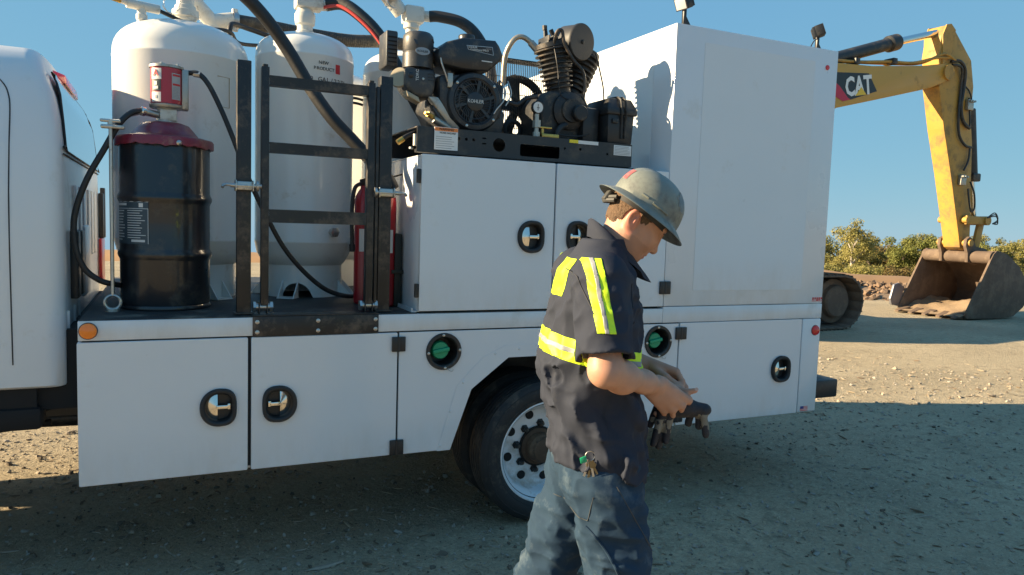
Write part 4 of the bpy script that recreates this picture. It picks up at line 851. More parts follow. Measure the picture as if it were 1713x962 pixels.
af = B().lathe([(.100, 0), (.105, .006), (.105, .020), (.100, .024), (.100, .130), (.094, .142), (0, .144)], (2.212, .255, 2.752), (-.30, .95, .08), 44).out('intake_filter', M('filter_black', (.028, .028, .030), .55, 0, .15, 9, .04, 60, ((.13, .105, .075), .22, 6)), CP, 40)
B().lathe([(.013, 0), (.010, .008), (0, .010)], (2.212, .2545, 2.752), (.30, -.95, -.08), 8).out('wing_nut', CASTB, af)
B().cyl((2.10, .40, 2.79), (2.075, .40, 2.835), .014, n=8).cyl((2.06, .42, 2.80), (2.05, .42, 2.85), .009, n=8).out('unloader_valve', STEELB, CP)
B().tube([(1.822, .50, 2.50), (1.820, .49, 2.60), (1.824, .48, 2.67), (1.840, .46, 2.725), (1.875, .45, 2.770), (1.915, .44, 2.778), (1.955, .43, 2.755), (1.985, .42, 2.725)], .0155, 12).out('discharge_pipe', M('braided_steel', (.42, .36, .28), .42, .7, .25, 40, .15, 300), CP)
B().cyl((1.960, .43, 2.752), (2.000, .415, 2.708), .022, n=8).cyl((2.0, .415, 2.708), (2.035, .40, 2.695), .026, n=8).out('pipe_union', ALU, CP)
B().tube([(2.045, .30, 2.69), (2.030, .24, 2.775), (2.060, .23, 2.79), (2.080, .23, 2.72), (2.140, .235, 2.64), (2.205, .235, 2.585), (2.225, .235, 2.52), (2.220, .235, 2.42)], .0095, 8).out('breather_tube', STEELB, CP)
B().tube([(2.345, .33, 2.725), (2.375, .32, 2.62), (2.395, .30, 2.50), (2.385, .28, 2.38), (2.33, .24, 2.28), (2.24, .20, 2.215), (2.12, .18, 2.195), (2.02, .19, 2.20)], .0045, 8).out('pilot_line', RUBBER, CP)
B().tube([(2.035, .28, 2.72), (2.03, .235, 2.64), (2.045, .23, 2.55), (2.05, .225, 2.47), (2.075, .22, 2.42), (2.13, .20, 2.40)], .003, 6).out('pilot_wire', RUBBER, CP)
# gauge and valves
gg = B().lathe([(.036, .020), (.036, .002), (.033, 0), (.031, .002), (0, .0025)], (1.893, .165, 2.335), (0, 1, 0), 32).out('pressure_gauge', STEELB, CP)
B().lathe([(.030, 0), (0, -.0004)], (1.893, .1655, 2.335), (0, 1, 0), 28).out('gauge_face', WLABEL, gg)
B().box(1.890, 1.8935, .1640, .1648, 2.318, 2.352).box(1.884, 1.902, .1640, .1648, 2.331, 2.334).out('gauge_needle', INK, gg)
B().cyl((1.893, .18, 2.168), (1.893, .18, 2.30), .013, n=10).cyl((1.893, .18, 2.225), (1.893, .18, 2.265), .024, n=8).cyl((1.893, .18, 2.168), (1.893, .18, 2.20), .021, n=10).out('gauge_pipe', ALU, CP)
B().box(1.925, 2.035, .17, .21, 2.172, 2.196, .005).cyl((1.935, .19, 2.196), (1.935, .19, 2.226), .010, n=8).box(1.915, 1.990, .175, .20, 2.224, 2.234, .003).out('brass_valve', BRASS, CP)
B().tube([(1.75, .25, 2.36), (1.80, .24, 2.35), (1.85, .24, 2.39), (1.93, .26, 2.41)], .012, 10).out('suction_pipe', STEELB, CP)
# battery box
bx = B().hull([(2.335, .135, 2.168), (2.503, .135, 2.168), (2.330, .130, 2.345), (2.512, .130, 2.345), (2.335, .40, 2.168), (2.503, .40, 2.168), (2.330, .405, 2.345), (2.512, .405, 2.345)], .010).out('battery_box', PLASTIC, CP, 40)
B().hull([(2.318, .118, 2.335), (2.524, .118, 2.335), (2.318, .118, 2.368), (2.524, .118, 2.368), (2.345, .150, 2.432), (2.497, .150, 2.432), (2.318, .415, 2.335), (2.524, .415, 2.335), (2.318, .415, 2.368), (2.524, .415, 2.368), (2.345, .39, 2.432), (2.497, .39, 2.432)], .007).out('box_lid', PLASTIC, bx, 40)
B().tube([(2.405, .40, 2.438), (2.405, .15, 2.438), (2.410, .114, 2.372), (2.414, .114, 2.335), (2.420, .126, 2.30), (2.425, .128, 2.20)], .007, 6, 3).tube([(2.435, .40, 2.438), (2.435, .15, 2.438), (2.440, .114, 2.372), (2.444, .114, 2.335), (2.446, .126, 2.30), (2.447, .128, 2.20)], .007, 6, 3).out('box_strap', RUBBER, bx)
B().box(2.205, 2.312, .20, .42, 2.168, 2.372, .012).out('control_box', PLASTIC, CP)
B().box(2.355, 2.395, .118, .130, 2.285, 2.312, .003).out('box_clip', PLASTIC, bx)
# ------------------------------------------------------------------ excavator behind the truck
EX = thing('excavator', 'yellow tracked excavator with its bucket resting on the ground', 'excavator', (9.0, 7.2, 0))
YEL = M('excavator_yellow', (0.54, 0.285, 0.040), 0.42, 0, 0.10, 1.6, 0.05, 30, ((.17, .115, .055), 0.16, 2.6))
YELD = M('excavator_yellow_worn', (0.46, 0.25, 0.045), 0.55, 0, 0.16, 2.2, 0.08, 30, ((.16, .115, .065), 0.40, 3.2))
MUD = M('dried_mud_steel', (0.115, 0.080, 0.058), 0.85, 0, 0.28, 3.5, 0.4, 25, ((.20, .145, .10), 0.42, 3.0))
BOOMB = M('excavator_black', (.022, .022, .022), .45, 0, .2, 5, .05, 40, ((.16, .12, .08), .3, 4))
SOIL = M('soil', (0.26, 0.185, 0.115), 0.95, 0, 0.30, 5, 0.8, 28)
yc = 7.2
# boom (hidden root end slopes down to the house)
bm_poly = [(8.6, 1.75), (9.2, 1.55), (10.6, 3.35), (11.75, 4.14), (12.73, 4.38), (14.01, 4.70), (14.42, 4.81), (14.86, 4.98), (15.02, 5.10), (15.06, 5.26), (14.98, 5.36), (14.77, 5.34), (14.13, 5.22), (12.66, 5.04), (11.71, 4.99), (10.2, 4.55), (9.0, 3.1)]
boom = B().prism(bm_poly, yc-.22, yc+.22, 'xz', .012).out('boom', YEL, EX)
B().lathe([(.16, 0), (.16, .50), (.13, .52)], (14.90, yc-.26, 5.17), (0, 1, 0), 28).out('boom_pin', YELD, boom)
cdk = B().prism([(11.60, 4.80), (12.56, 4.885), (12.82, 4.565), (12.10, 4.33), (11.60, 4.50)], yc-.2262, yc-.2222).out('boom_decal', M('decal_black', (.018, .018, .02), .35), boom)
B().prism([(11.60, 4.66), (11.80, 4.55), (12.03, 4.36), (12.11, 4.336), (11.9, 4.28), (11.60, 4.38)], yc-.2275, yc-.2263).out('decal_flash', M('decal_red', (.50, .02, .05), .4), cdk)
text('CAT', .50, (12.30, yc-.230, 4.60), (R(90), R(-10), 0), M('decal_white', (.75, .75, .72), .4), cdk, ext=.002, sx=.74, bold=.016)
B().prism([(12.22, 4.415), (12.52, 4.47), (12.37, 4.60)], yc-.2345, yc-.2325).out('decal_triangle', M('decal_yellow', (.78, .50, .03), .4), cdk)
pl = B().tube([(11.5, yc-.16, 5.03), (12.4, yc-.16, 5.10), (13.2, yc-.16, 5.20), (13.9, yc-.16, 5.26), (14.5, yc-.20, 5.42), (14.9, yc-.24, 5.47)], .028, 8).tube([(11.5, yc-.05, 5.03), (13.4, yc-.05, 5.20), (14.2, yc-.1, 5.30), (14.7, yc-.24, 5.52), (15.05, yc-.26, 5.42)], .028, 8).out('hydraulic_pipe', YELD, boom)
for x in (12.25, 13.3): B().box(x-.06, x+.06, yc-.22, yc+.02, 5.0+(x-12)*.12, 5.12+(x-12)*.12, .01).out('pipe_clamp', BOOMB, boom)
# stick cylinder over the boom
sc_ = B().cyl((10.6, yc, 4.72), (13.42, yc, 5.62), .125, n=24, bev=.02).cyl((13.30, yc, 5.58), (13.58, yc, 5.67), .165, n=24, bev=.03).out('stick_cylinder', BOOMB, EX)
B().cyl((13.5, yc, 5.645), (14.95, yc, 6.06), .075, n=20).out('cylinder_rod', CHROME, sc_)
# stick
stk = [(14.88, 6.16), (15.02, 6.10), (15.66, 5.51), (15.80, 4.98), (15.80, 4.30), (15.92, 3.75), (15.98, 2.95), (16.06, 2.30), (16.10, 1.62), (15.92, 1.45), (15.78, 1.52), (15.70, 1.80), (15.28, 3.10), (14.95, 4.02), (14.70, 4.86), (14.70, 5.10), (14.60, 5.48), (14.66, 5.92), (14.76, 6.12)]
stick = B().prism(stk, yc-.19, yc+.19, 'xz', .010).out('stick', YELD, EX)
B().prism([(14.66, 5.92), (14.76, 6.14), (14.90, 6.17), (15.05, 6.06), (14.98, 5.6), (14.72, 5.3)], yc-.215, yc-.192).prism([(14.66, 5.92), (14.76, 6.14), (14.90, 6.17), (15.05, 6.06), (14.98, 5.6), (14.72, 5.3)], yc+.192, yc+.215).out('stick_ear', YELD, stick)
def exhose(pts, r=.026): return B().tube(pts, r, 8).out('hydraulic_hose', BOOMB, stick)
yh = yc-.235
exhose([(14.95, yh, 5.40), (15.18, yh-.04, 5.42), (15.38, yh-.03, 5.25), (15.42, yh, 4.9), (15.38, yh, 4.5), (15.50, yh, 4.20), (15.72, yh, 4.08)], .034)
exhose([(15.0, yh, 5.34), (15.22, yh-.05, 5.30), (15.33, yh, 5.05), (15.32, yh, 4.4), (15.38, yh, 3.95), (15.60, yh, 3.72), (15.85, yh, 3.68)], .026)
exhose([(15.45, yh, 4.95), (15.60, yh, 4.86), (15.70, yh, 4.70), (15.68, yh, 4.50)], .016); exhose([(15.62, yh, 4.72), (15.68, yh, 4.4), (15.72, yh, 4.1)], .02)
exhose([(15.78, yh, 3.68), (15.76, yh, 3.40), (15.64, yh, 3.18)], .02)
for x, z in ((15.66, 4.58), (15.62, 2.98)):
    vb = B().box(x-.10, x+.08, yh-.04, yh+.04, z-.12, z+.10, .01)
    for k in range(3): vb.cyl((x-.08+k*.07, yh-.04, z+.06), (x-.08+k*.07, yh-.09, z+.06), .022, n=8)
    vb.out('valve_block', ALU, stick)
# bucket cylinder and linkage
bc = B().cyl((16.0, yc, 4.55), (16.26, yc, 3.10), .125, n=20, bev=.02).box(15.80, 16.02, yc-.09, yc+.09, 4.45, 4.70, .02).box(16.12, 16.38, yc-.15, yc+.15, 2.98, 3.16, .03).out('bucket_cylinder', BOOMB, EX)
B().cyl((16.26, yc, 3.10), (16.46, yc, 2.14), .062, n=18).out('cylinder_rod', CHROME, bc)
for y in (yc-.30, yc+.22):
    B().hull([(15.78, y, 2.22), (15.78, y+.08, 2.22), (15.78, y, 2.02), (15.78, y+.08, 2.02), (16.54, y, 2.20), (16.54, y+.08, 2.20), (16.54, y, 2.04), (16.54, y+.08, 2.04)], .015).out('link_arm', YELD, EX)
B().cyl((16.46, yc-.34, 2.12), (16.46, yc+.34, 2.12), .10, n=18).out('link_pin', YELD, EX); B().cyl((15.78, yc-.33, 2.12), (15.78, yc+.33, 2.12), .07, n=16).out('link_pin', YELD, EX)
for y in (yc-.20, yc+.13): B().hull([(16.37, y, 2.12), (16.37, y+.07, 2.12), (16.56, y, 2.12), (16.56, y+.07, 2.12), (16.20, y, 1.38), (16.20, y+.07, 1.38), (16.40, y, 1.36), (16.40, y+.07, 1.36)], .01).out('bucket_link', YELD, EX)
for k in range(3): exhose([(16.40, yc-.34, 2.18), (16.62+.03*k, yc-.36, 2.30-.04*k), (16.78, yc-.34, 2.16-.05*k), (16.62, yc-.33, 2.06)], .012)
exhose([(15.86, yc-.25, 2.95), (15.95, yc-.30, 2.70), (16.0, yc-.30, 2.40), (15.90, yc-.30, 2.30), (15.84, yc-.28, 2.5), (15.80, yc-.25, 2.8)], .018)
# bucket
by0, by1 = 6.38, 8.02
bo = Vector((15.275, 0, 0)); 
side = [(-.02, .03), (-.03, .16), (.70, 1.40), (.80, 1.47), (.95, 1.46), (1.18, 1.40), (1.63, 1.14), (1.98, .76), (2.02, .48), (1.88, .24), (1.55, .045), (1.1, .012), (.5, .02)]
bk = bpy.data.objects.new('bucket', None); link(bk, EX, (16.2, yc, 0))
for y in (by0, by1-.05): B().prism([(15.275+x, z) for x, z in side], y, y+.05, 'xz', .008).out('bucket_cheek', MUD, bk)
wr = [(.95, 1.46), (1.18, 1.40), (1.63, 1.14), (1.98, .76), (2.02, .48), (1.88, .24), (1.55, .045), (1.1, .012), (.5, .02), (-.02, .03)]
inn = [(.95, 1.40), (1.15, 1.345), (1.59, 1.09), (1.92, .74), (1.96, .49), (1.84, .28), (1.53, .095), (1.1, .06), (.5, .06), (0.0, .075)]
B().prism([(15.275+x, z) for x, z in wr+inn[::-1]], by0+.051, by1-.051).out('bucket_shell', MUD, bk)
B().cyl((16.03, by0+.03, 1.32), (16.03, by1-.03, 1.32), .135, n=28).out('torsion_tube', MUD, bk)
for y in (yc-.34, yc+.26):
    B().prism([(15.86, 1.20), (15.84, 1.40), (15.76, 1.56), (15.78, 1.70), (15.88, 1.76), (15.98, 1.70), (16.10, 1.55), (16.45, 1.50), (16.62, 1.38), (16.5, 1.20), (16.2, 1.15)], y, y+.07, 'xz', .006).out('bucket_ear', MUD, bk)
B().cyl((15.88, yc-.38, 1.62), (15.88, yc+.38, 1.62), .075, n=18).cyl((16.38, yc-.3, 1.40), (16.38, yc+.3, 1.40), .07, n=16).out('bucket_pin', YELD, bk)
for k in range(5):
    y = by0+.16+k*(by1-by0-.32)/4
    B().hull([(15.36, y-.09, .025), (15.36, y+.09, .025), (15.36, y-.09, .14), (15.36, y+.09, .14), (15.02, y-.05, .015), (15.02, y+.05, .015), (15.02, y-.045, .05), (15.02, y+.045, .05)], .008).out('bucket_tooth', MUD, bk)
B().prism([(15.28, .12), (15.02, .16), (14.96, .30), (15.06, .62), (15.22, .66), (15.40, .56)], by1-.03, by1+.02, 'xz', .006).out('side_cutter', M('bare_steel', (.20, .20, .23), .45, .4, .1, 5), bk)
so = B(); N = 26; MM = 14; V = []; F = []
for i in range(MM+1):
    for j in range(N+1):
        u = i/MM; v = j/N; x = 15.10+u*1.55; y = by0+.055+v*(by1-by0-.11)
        z = .075+.40*math.sin(min(1, u*1.15)*math.pi*.5)**1.6*(.72+.28*math.sin(v*5.2+1.0))+.035*math.sin(u*19+v*9)*math.sin(v*23); V.append((x, y, z if 0 < i else .06))
for i in range(MM):
    for j in range(N): a = i*(N+1)+j; F.append((a, a+1, a+N+2, a+N+1))
nv = len(V); V += [(x, y, .055) for x, y, z in V]
F += [(a+nv, d+nv, c+nv, b_+nv) for a, b_, c, d in F[:MM*N]]
tag(so.add(V, F).out('soil_heap', SOIL, None, 60, recalc=True), 'heap of brown soil lying inside the excavator bucket', 'soil')
# tracks
def track(y0, w):
    t = bpy.data.objects.new('track', None); link(t, EX, (8.7, y0+w/2, 0))
    r_ = .46; x0, x1 = 6.2, 11.02; zc = .50
    path = []
    L = [((x0, 0.035), (x1, 0.035))]
    seg = []
    n = 24
    pts = [(x0+(x1-x0)*k/n, zc-r_) for k in range(n)]+[(x1+r_*math.sin(math.pi*k/8), zc-r_*math.cos(math.pi*k/8)) for k in range(8)]+[(x1-(x1-x0)*k/n, zc+r_) for k in range(n)]+[(x0-r_*math.sin(math.pi*k/8), zc+r_*math.cos(math.pi*k/8)) for k in range(8)]
    m0 = None
    for i, (x, z) in enumerate(pts):
        x2, z2 = pts[(i+1) % len(pts)]; a = math.atan2(z2-z, x2-x); cx_, cz_ = (x+x2)/2, (z+z2)/2
        if m0 is None:
            b = B(); b.box(-.098, .094, 0, w, -.022, .012, .004); b.box(-.09, -.065, .01, w-.01, -.050, -.022, .004); b.box(.01, .03, .01, w-.01, -.046, -.022, .004)
            s0_ = b.out('track_shoe', MUD, t); m0 = s0_; off = WL[s0_.name].copy(); off.y -= w/2
        else: s0_ = copy_obj(m0, t, (0, 0, 0))
        A = Matrix.Rotation(-a, 3, 'Y'); q = A @ off
        s0_.location = Vector((cx_, y0+w/2, cz_))+q-WL[t.name]; s0_.rotation_euler = (0, -a, 0)
    B().hull([(6.6, y0+.22, .32), (6.6, y0+w-.22, .32), (10.6, y0+.22, .32), (10.6, y0+w-.22, .32), (6.4, y0+.28, .72), (6.4, y0+w-.22, .72), (10.4, y0+.28, .72), (10.4, y0+w-.22, .72)], .03).out('track_frame', MUD, t)
    B().lathe([(.40, .05), (.40, .0), (.34, -.02), (.30, -.02), (.29, -.10), (.26, -.13), (.10, -.14), (0, -.14)], (10.98, y0+.24, zc), (0, 1, 0), 36).lathe([(.40, 0), (.40, w-.5)], (10.98, y0+.29, zc), (0, 1, 0), 36).out('final_drive', MUD, t)
    B().lathe([(.37, 0), (.37, w-.44)], (6.25, y0+.22, zc), (0, 1, 0), 32).out('idler', MUD, t)
    for k in range(7): B().lathe([(.12, 0), (.12, w-.40)], (6.95+k*.52, y0+.20, .20), (0, 1, 0), 16).out('roller', MUD, t)
    return t
track(5.85, .78); track(7.80, .78)
# house, hidden behind the truck from the photograph's place
B().box(7.4, 10.2, 6.60, 7.75, .45, 1.0, .04).lathe([(.75, 0), (.75, .22)], (8.7, yc, 1.0), (0, 0, 1), 32).out('undercarriage', MUD, EX)
B().hull([(6.4, 5.9, 1.22), (10.1, 5.9, 1.22), (6.4, 8.5, 1.22), (10.1, 8.5, 1.22), (6.4, 5.9, 2.3), (10.1, 5.9, 1.9), (6.4, 8.5, 2.3), (10.1, 8.5, 1.9), (5.7, 6.4, 1.3), (5.7, 8.0, 1.3), (5.7, 6.4, 2.3), (5.7, 8.0, 2.3)], .06).out('engine_house', YEL, EX)
cb = B().hull([(8.5, 7.55, 1.9), (10.2, 7.55, 1.9), (8.5, 8.5, 1.9), (10.2, 8.5, 1.9), (8.5, 7.6, 3.1), (9.9, 7.6, 3.1), (8.5, 8.45, 3.1), (9.9, 8.45, 3.1)], .05).out('cab', BOOMB, EX)
B().hull([(8.65, 7.540, 2.2), (9.95, 7.540, 2.2), (8.65, 7.575, 3.0), (9.75, 7.575, 3.0), (8.65, 7.545, 2.2), (9.95, 7.545, 2.2)]).out('cab_window', GLASS, cb)
# ------------------------------------------------------------------ person (implicit surfaces turned into one continuous mesh)
def surface_nets(fn, lo, hi, h, bs=8, margin=.006):
    lo = np.array(lo, float); hi = np.array(hi, float); nb = np.ceil((hi-lo)/(h*bs)).astype(int)
    g = np.stack(np.meshgrid(*[np.arange(n) for n in nb], indexing='ij'), -1).reshape(-1, 3)
    c = lo+(g+.5)*h*bs; d = fn(c); act = g[np.abs(d) < h*bs*0.87+margin]
    k = bs+1; off = np.stack(np.meshgrid(*[np.arange(k)]*3, indexing='ij'), -1).reshape(-1, 3)
    D = np.empty((len(act), k, k, k))
    for s in range(0, len(act), 400):
        a = act[s:s+400]; P = lo+((a[:, None, :]*bs+off[None]).reshape(-1, 3))*h; D[s:s+400] = fn(P).reshape(len(a), k, k, k)
    S = D < 0; e = slice(0, bs)
    cnt = sum(S[:, i:i+bs, j:j+bs, l:l+bs].astype(np.int8) for i in (0, 1) for j in (0, 1) for l in (0, 1))
    B_, I, J, K = np.nonzero((cnt > 0) & (cnt < 8))
    pos = np.zeros((len(B_), 3)); num = np.zeros(len(B_))
    cor = [(i, j, l) for i in (0, 1) for j in (0, 1) for l in (0, 1)]
    for a in range(8):
        for b in range(a+1, 8):
            ca, cb_ = cor[a], cor[b]
            if sum(abs(ca[t]-cb_[t]) for t in range(3)) != 1: continue
            da = D[B_, I+ca[0], J+ca[1], K+ca[2]]; db = D[B_, I+cb_[0], J+cb_[1], K+cb_[2]]
            m = (da < 0) != (db < 0); t = np.where(m, da/np.where(m, da-db, 1), 0)
            pos += m[:, None]*(np.array(ca)+t[:, None]*(np.array(cb_)-np.array(ca))); num += m
    cell = act[B_]*bs+np.stack([I, J, K], 1); V = lo+(cell+pos/num[:, None])*h
    n3 = nb*bs+2
    key = lambda q: ((q[:, 0]+1)*n3[1]+(q[:, 1]+1))*n3[2]+(q[:, 2]+1)
    ck = key(cell); o = np.argsort(ck); cks = ck[o]
    F = []
    for ax in range(3):
        sl = [slice(0, bs)]*3; sl2 = list(sl); sl2[ax] = slice(1, bs+1)
        A = S[(slice(None),)+tuple(sl)]; C = S[(slice(None),)+tuple(sl2)]
        b, i, j, l = np.nonzero(A != C)
        q = act[b]*bs+np.stack([i, j, l], 1); ins = A[b, i, j, l]
        u, v = [t for t in range(3) if t != ax]
        ids = []; ok = np.ones(len(q), bool)
        for du, dv in ((0, 0), (-1, 0), (-1, -1), (0, -1)):
            q2 = q.copy(); q2[:, u] += du; q2[:, v] += dv; kk = key(q2); p = np.searchsorted(cks, kk); p = np.minimum(p, len(cks)-1)
            ok &= cks[p] == kk; ids.append(o[p])
        f = np.stack(ids, 1); flip = ins if ax == 1 else ~ins
        f[flip] = f[flip][:, ::-1]; F.append(f[ok])
    return V, np.concatenate(F)
def L3(v): return np.sqrt((v*v).sum(-1))
def sph(P, c, r): return L3(P-np.array(c))-r
def ell(P, c, r, Rm=None):
    Q = P-np.array(c)
    if Rm is not None: Q = Q @ Rm
    r = np.array(r); k0 = L3(Q/r); k1 = L3(Q/(r*r)); return k0*(k0-1)/np.maximum(k1, 1e-9)
def rc(P, a, b, ra, rb):
    a = np.array(a, float); b = np.array(b, float); d = b-a; t = np.clip(((P-a) @ d)/(d @ d), 0, 1)
    return L3(P-a-t[:, None]*d)-(ra+(rb-ra)*t)
def smin(a, b, k): h = np.maximum(k-np.abs(a-b), 0)/k; return np.minimum(a, b)-h*h*k*.25
def smax(a, b, k): return -smin(-a, -b, k)
MA = R(-20); MO = Vector((1.2, -1.65, 0))
def toworld(V):
    V = np.asarray(V, float); c, s = math.cos(MA), math.sin(MA)
    return np.stack([MO.x+V[:, 0]*c-V[:, 1]*s, MO.y+V[:, 0]*s+V[:, 1]*c, MO.z+V[:, 2]], 1)
def wp1(p): return tuple(toworld([p])[0])
PE = thing('person', 'person in dark shirt with yellow reflective strips, jeans and hard hat, holding gloves', 'person', (1.2, -1.65, 0))
def organic(name, fn, lo, hi, h, mats, parent, matfn=None, margin=.006):
    V, F = surface_nets(fn, lo, hi, h, margin=margin); b = B(); W = toworld(V); b.add(W.tolist(), F.tolist())
    if matfn is not None: b.MI = matfn(V[F].mean(1)).astype(int).tolist()
    o = b.out(name, mats, parent, 180, recalc=False); o['_l'] = 0; del o['_l']
    return o, V, F
SKIN = M('skin', (0.46, 0.245, 0.165), 0.50, 0, 0.16, 30, 0.05, 350, spec=.4)
SKIN.node_tree.nodes['Principled BSDF'].inputs['Subsurface Weight'].default_value = 0.12
SKIN.node_tree.nodes['Principled BSDF'].inputs['Subsurface Radius'].default_value = (.012, .004, .002)
LIP = M('lips', (0.44, 0.17, 0.125), 0.45, 0, .08, 30)
EARM = M('ear_skin', (0.54, 0.22, 0.15), 0.48, 0, .08, 22)
HAIR = M('hair', (0.15, 0.090, 0.050), 0.75, 0, 0.45, 120, 0.8, 420)
STUB = M('stubble_skin', (0.40, 0.205, 0.135), 0.55, 0, 0.12, 60, .08, 400)
NAIL = M('nail', (.58, .36, .28), .35)
# head frame
HC = np.array((.128, 0, 1.714)); hf = np.array((.819, 0, -.574)); hu = np.array((.574, 0, .819)); hs = np.array((0, 1.0, 0))
def Hq(P): Q = P-HC; return np.stack([Q @ hf, Q @ hs, Q @ hu], 1)
def Hp(f, s, u): return HC+f*hf+s*hs+u*hu
rx = lambda a: np.array(Matrix.Rotation(a, 3, 'X')); ry = lambda a: np.array(Matrix.Rotation(a, 3, 'Y')); rz = lambda a: np.array(Matrix.Rotation(a, 3, 'Z'))
def head(P):
    Q = Hq(P); A = Q.copy(); A[:, 1] = np.abs(A[:, 1])
    d = ell(A, (-.006, 0, .022), (.097, .076, .100))
    d = smin(d, ell(A, (.030, 0, -.048), (.060, .061, .080)), .030)
    d = smin(d, ell(A, (.010, .0, -.050), (.058, .064, .060)), .03)
    d = smin(d, rc(A, (-.004, .052, -.070), (.050, .018, -.112), .018, .017), .028)
    d = smin(d, sph(A, (.060, 0, -.113), .017), .022)
    d = smin(d, ell(A, (.056, .040, -.048), (.026, .024, .026)), .025)
    d = smin(d, ell(A, (.074, .022, .002), (.016, .030, .010)), .014)
    d = smax(d, -sph(A, (.099, .033, -.022), .018), .012)
    d = smin(d, sph(A, (.0695, .032, -.023), .0150), .006)
    d = smin(d, rc(A, (.082, 0, -.008), (.0965, 0, -.056), .0085, .0105), .014)
    d = smin(d, sph(A, (.0985, 0, -.060), .0110), .010)
    d = smin(d, sph(A, (.087, .0115, -.064), .0080), .008)
    d = smax(d, -sph(A, (.0915, .0065, -.0715), .0042), .003)
    d = smin(d, ell(A, (.0735, 0, -.085), (.014, .022, .012)), .012)
    d = smin(d, ell(A, (.0810, 0, -.0870), (.0085, .021, .0052)), .004)
    d = smin(d, ell(A, (.0785, 0, -.0975), (.0090, .018, .0060)), .004)
    d = smax(d, -ell(A, (.0890, 0, -.0925), (.0075, .024, .0018)), .002)
    # ear
    e = ell(A, (-.028, .078, -.036), (.020, .0085, .033), rx(R(-14)) @ ry(R(-12)))
    e = smax(e, -ell(A, (-.024, .087, -.034), (.012, .0085, .021), ry(R(-12))), .004)
    e = smin(e, ell(A, (-.020, .080, -.034), (.004, .006, .012)), .003)
    return smin(d, e, .008)
SHR, ELR, WRR = (-.02, -.185, 1.52), (-.02, -.272, 1.285), (.176, -.078, 1.205)
SHL, ELL_, WRL = (-.02, .185, 1.52), (.0, .265, 1.28), (.175, .105, 1.235)
KR = [(.298, -.038, 1.150), (.274, -.047, 1.134), (.247, -.046, 1.122), (.222, -.036, 1.117)]
KL = [(.282, .052, 1.222), (.294, .060, 1.204), (.298, .068, 1.185), (.296, .074, 1.166)]
def hand_r(P):
    w = np.array(WRR); d = np.full(len(P), 9.)
    for i, kk in enumerate(KR):
        o = w+np.array((.013-.011*i, .004, .013-.011*i)); d = smin(d, rc(P, o, kk, .0165, .0125), .016)
    d = smin(d, ell(P, (.222, -.048, 1.172), (.036, .020, .026), ry(R(30))), .02)
    fl = [.040, .044, .041, .033]
    for i, kk in enumerate(KR):
        k0 = np.array(kk); p1 = k0+fl[i]*np.array((.22, .72, -.62)); p2 = p1+.62*fl[i]*np.array((-.55, .62, -.35)); p3 = p2+.48*fl[i]*np.array((-.75, -.10, .55))
        f = rc(P, k0, p1, .0105, .0095); f = np.minimum(f, sph(P, k0, .0112)); f = smin(f, rc(P, p1, p2, .0095, .0085), .004); f = smin(f, rc(P, p2, p3, .0085, .0072), .004)
        d = smin(d, f, .006)
    t0 = w+np.array((.028, .016, .006)); t1 = np.array((.262, .000, 1.176)); t2 = np.array((.296, -.022, 1.172)); t3 = np.array((.318, -.036, 1.180))
    t = smin(rc(P, t0, t1, .017, .0135), rc(P, t1, t2, .0125, .0108), .008); t = smin(t, rc(P, t2, t3, .0105, .0080), .005)
    return smin(d, t, .010)
def hand_l(P):
    w = np.array(WRL); d = np.full(len(P), 9.)
    for i, kk in enumerate(KL): d = smin(d, rc(P, w+np.array((.0, .006, .018-.012*i)), kk, .0165, .0125), .016)
    fl = [.038, .042, .040, .032]
    for i, kk in enumerate(KL):
        k0 = np.array(kk); p1 = k0+fl[i]*np.array((.40, -.55, -.72)); p2 = p1+.62*fl[i]*np.array((-.20, -.45, -.85)); p3 = p2+.48*fl[i]*np.array((-.60, -.1, -.6))
        f = smin(rc(P, k0, p1, .0108, .0095), rc(P, p1, p2, .0095, .0085), .004); f = smin(f, rc(P, p2, p3, .0085, .0072), .004); d = smin(d, f, .006)
    t = smin(rc(P, w+np.array((.03, -.01, .0)), (.245, .035, 1.205), .016, .013), rc(P, (.245, .035, 1.205), (.278, .02, 1.185), .012, .0105), .008)
    t = smin(t, rc(P, (.278, .02, 1.185), (.296, .005, 1.165), .0102, .008), .005)
    return smin(d, t, .010)
def arm(P, s, e, w, sg):
    e = np.array(e); w_ = np.array(w); m = e+(w_-e)*.30+np.array((0, sg*.004, -.004))
    d = rc(P, s, e, .050, .041); d = smin(d, rc(P, e, m, .040, .0410), .04); d = smin(d, rc(P, m, e+(w_-e)*.78, .041, .030), .04)
    return smin(d, rc(P, e+(w_-e)*.75, w_, .031, .0265), .03)
def where(P, m, fn):
    d = np.full(len(P), .25); d[m] = fn(P[m]); return d
def body(P):
    d = where(P, (P[:, 2] > 1.50), head)
    d = smin(d, rc(P, (.012, 0, 1.545), (.088, 0, 1.690), .066, .056), .030)
    d = smin(d, ell(P, (-.01, 0, 1.53), (.07, .13, .05)), .04)
    d = smin(d, rc(P, (-.01, 0, 1.05), (-.02, 0, 1.45), .10, .09), .05)
    for s, e, w, sg in ((SHR, ELR, WRR, -1), (SHL, ELL_, WRL, 1)): d = smin(d, arm(P, s, e, w, sg), .03)
    hz_ = (P[:, 0] > .12) & (np.abs(P[:, 2]-1.17) < .16) & (np.abs(P[:, 1]) < .2); d = smin(d, where(P, hz_, hand_r), .014); d = smin(d, where(P, hz_, hand_l), .014)
    for a, k, f in (((.02, -.085, .93), (.105, -.10, .52), (.135, -.10, .11)), ((-.01, .085, .93), (-.10, .10, .53), (-.30, .10, .18))):
        d = smin(d, rc(P, a, k, .075, .055), .05); d = smin(d, rc(P, k, f, .055, .042), .02)
    return d
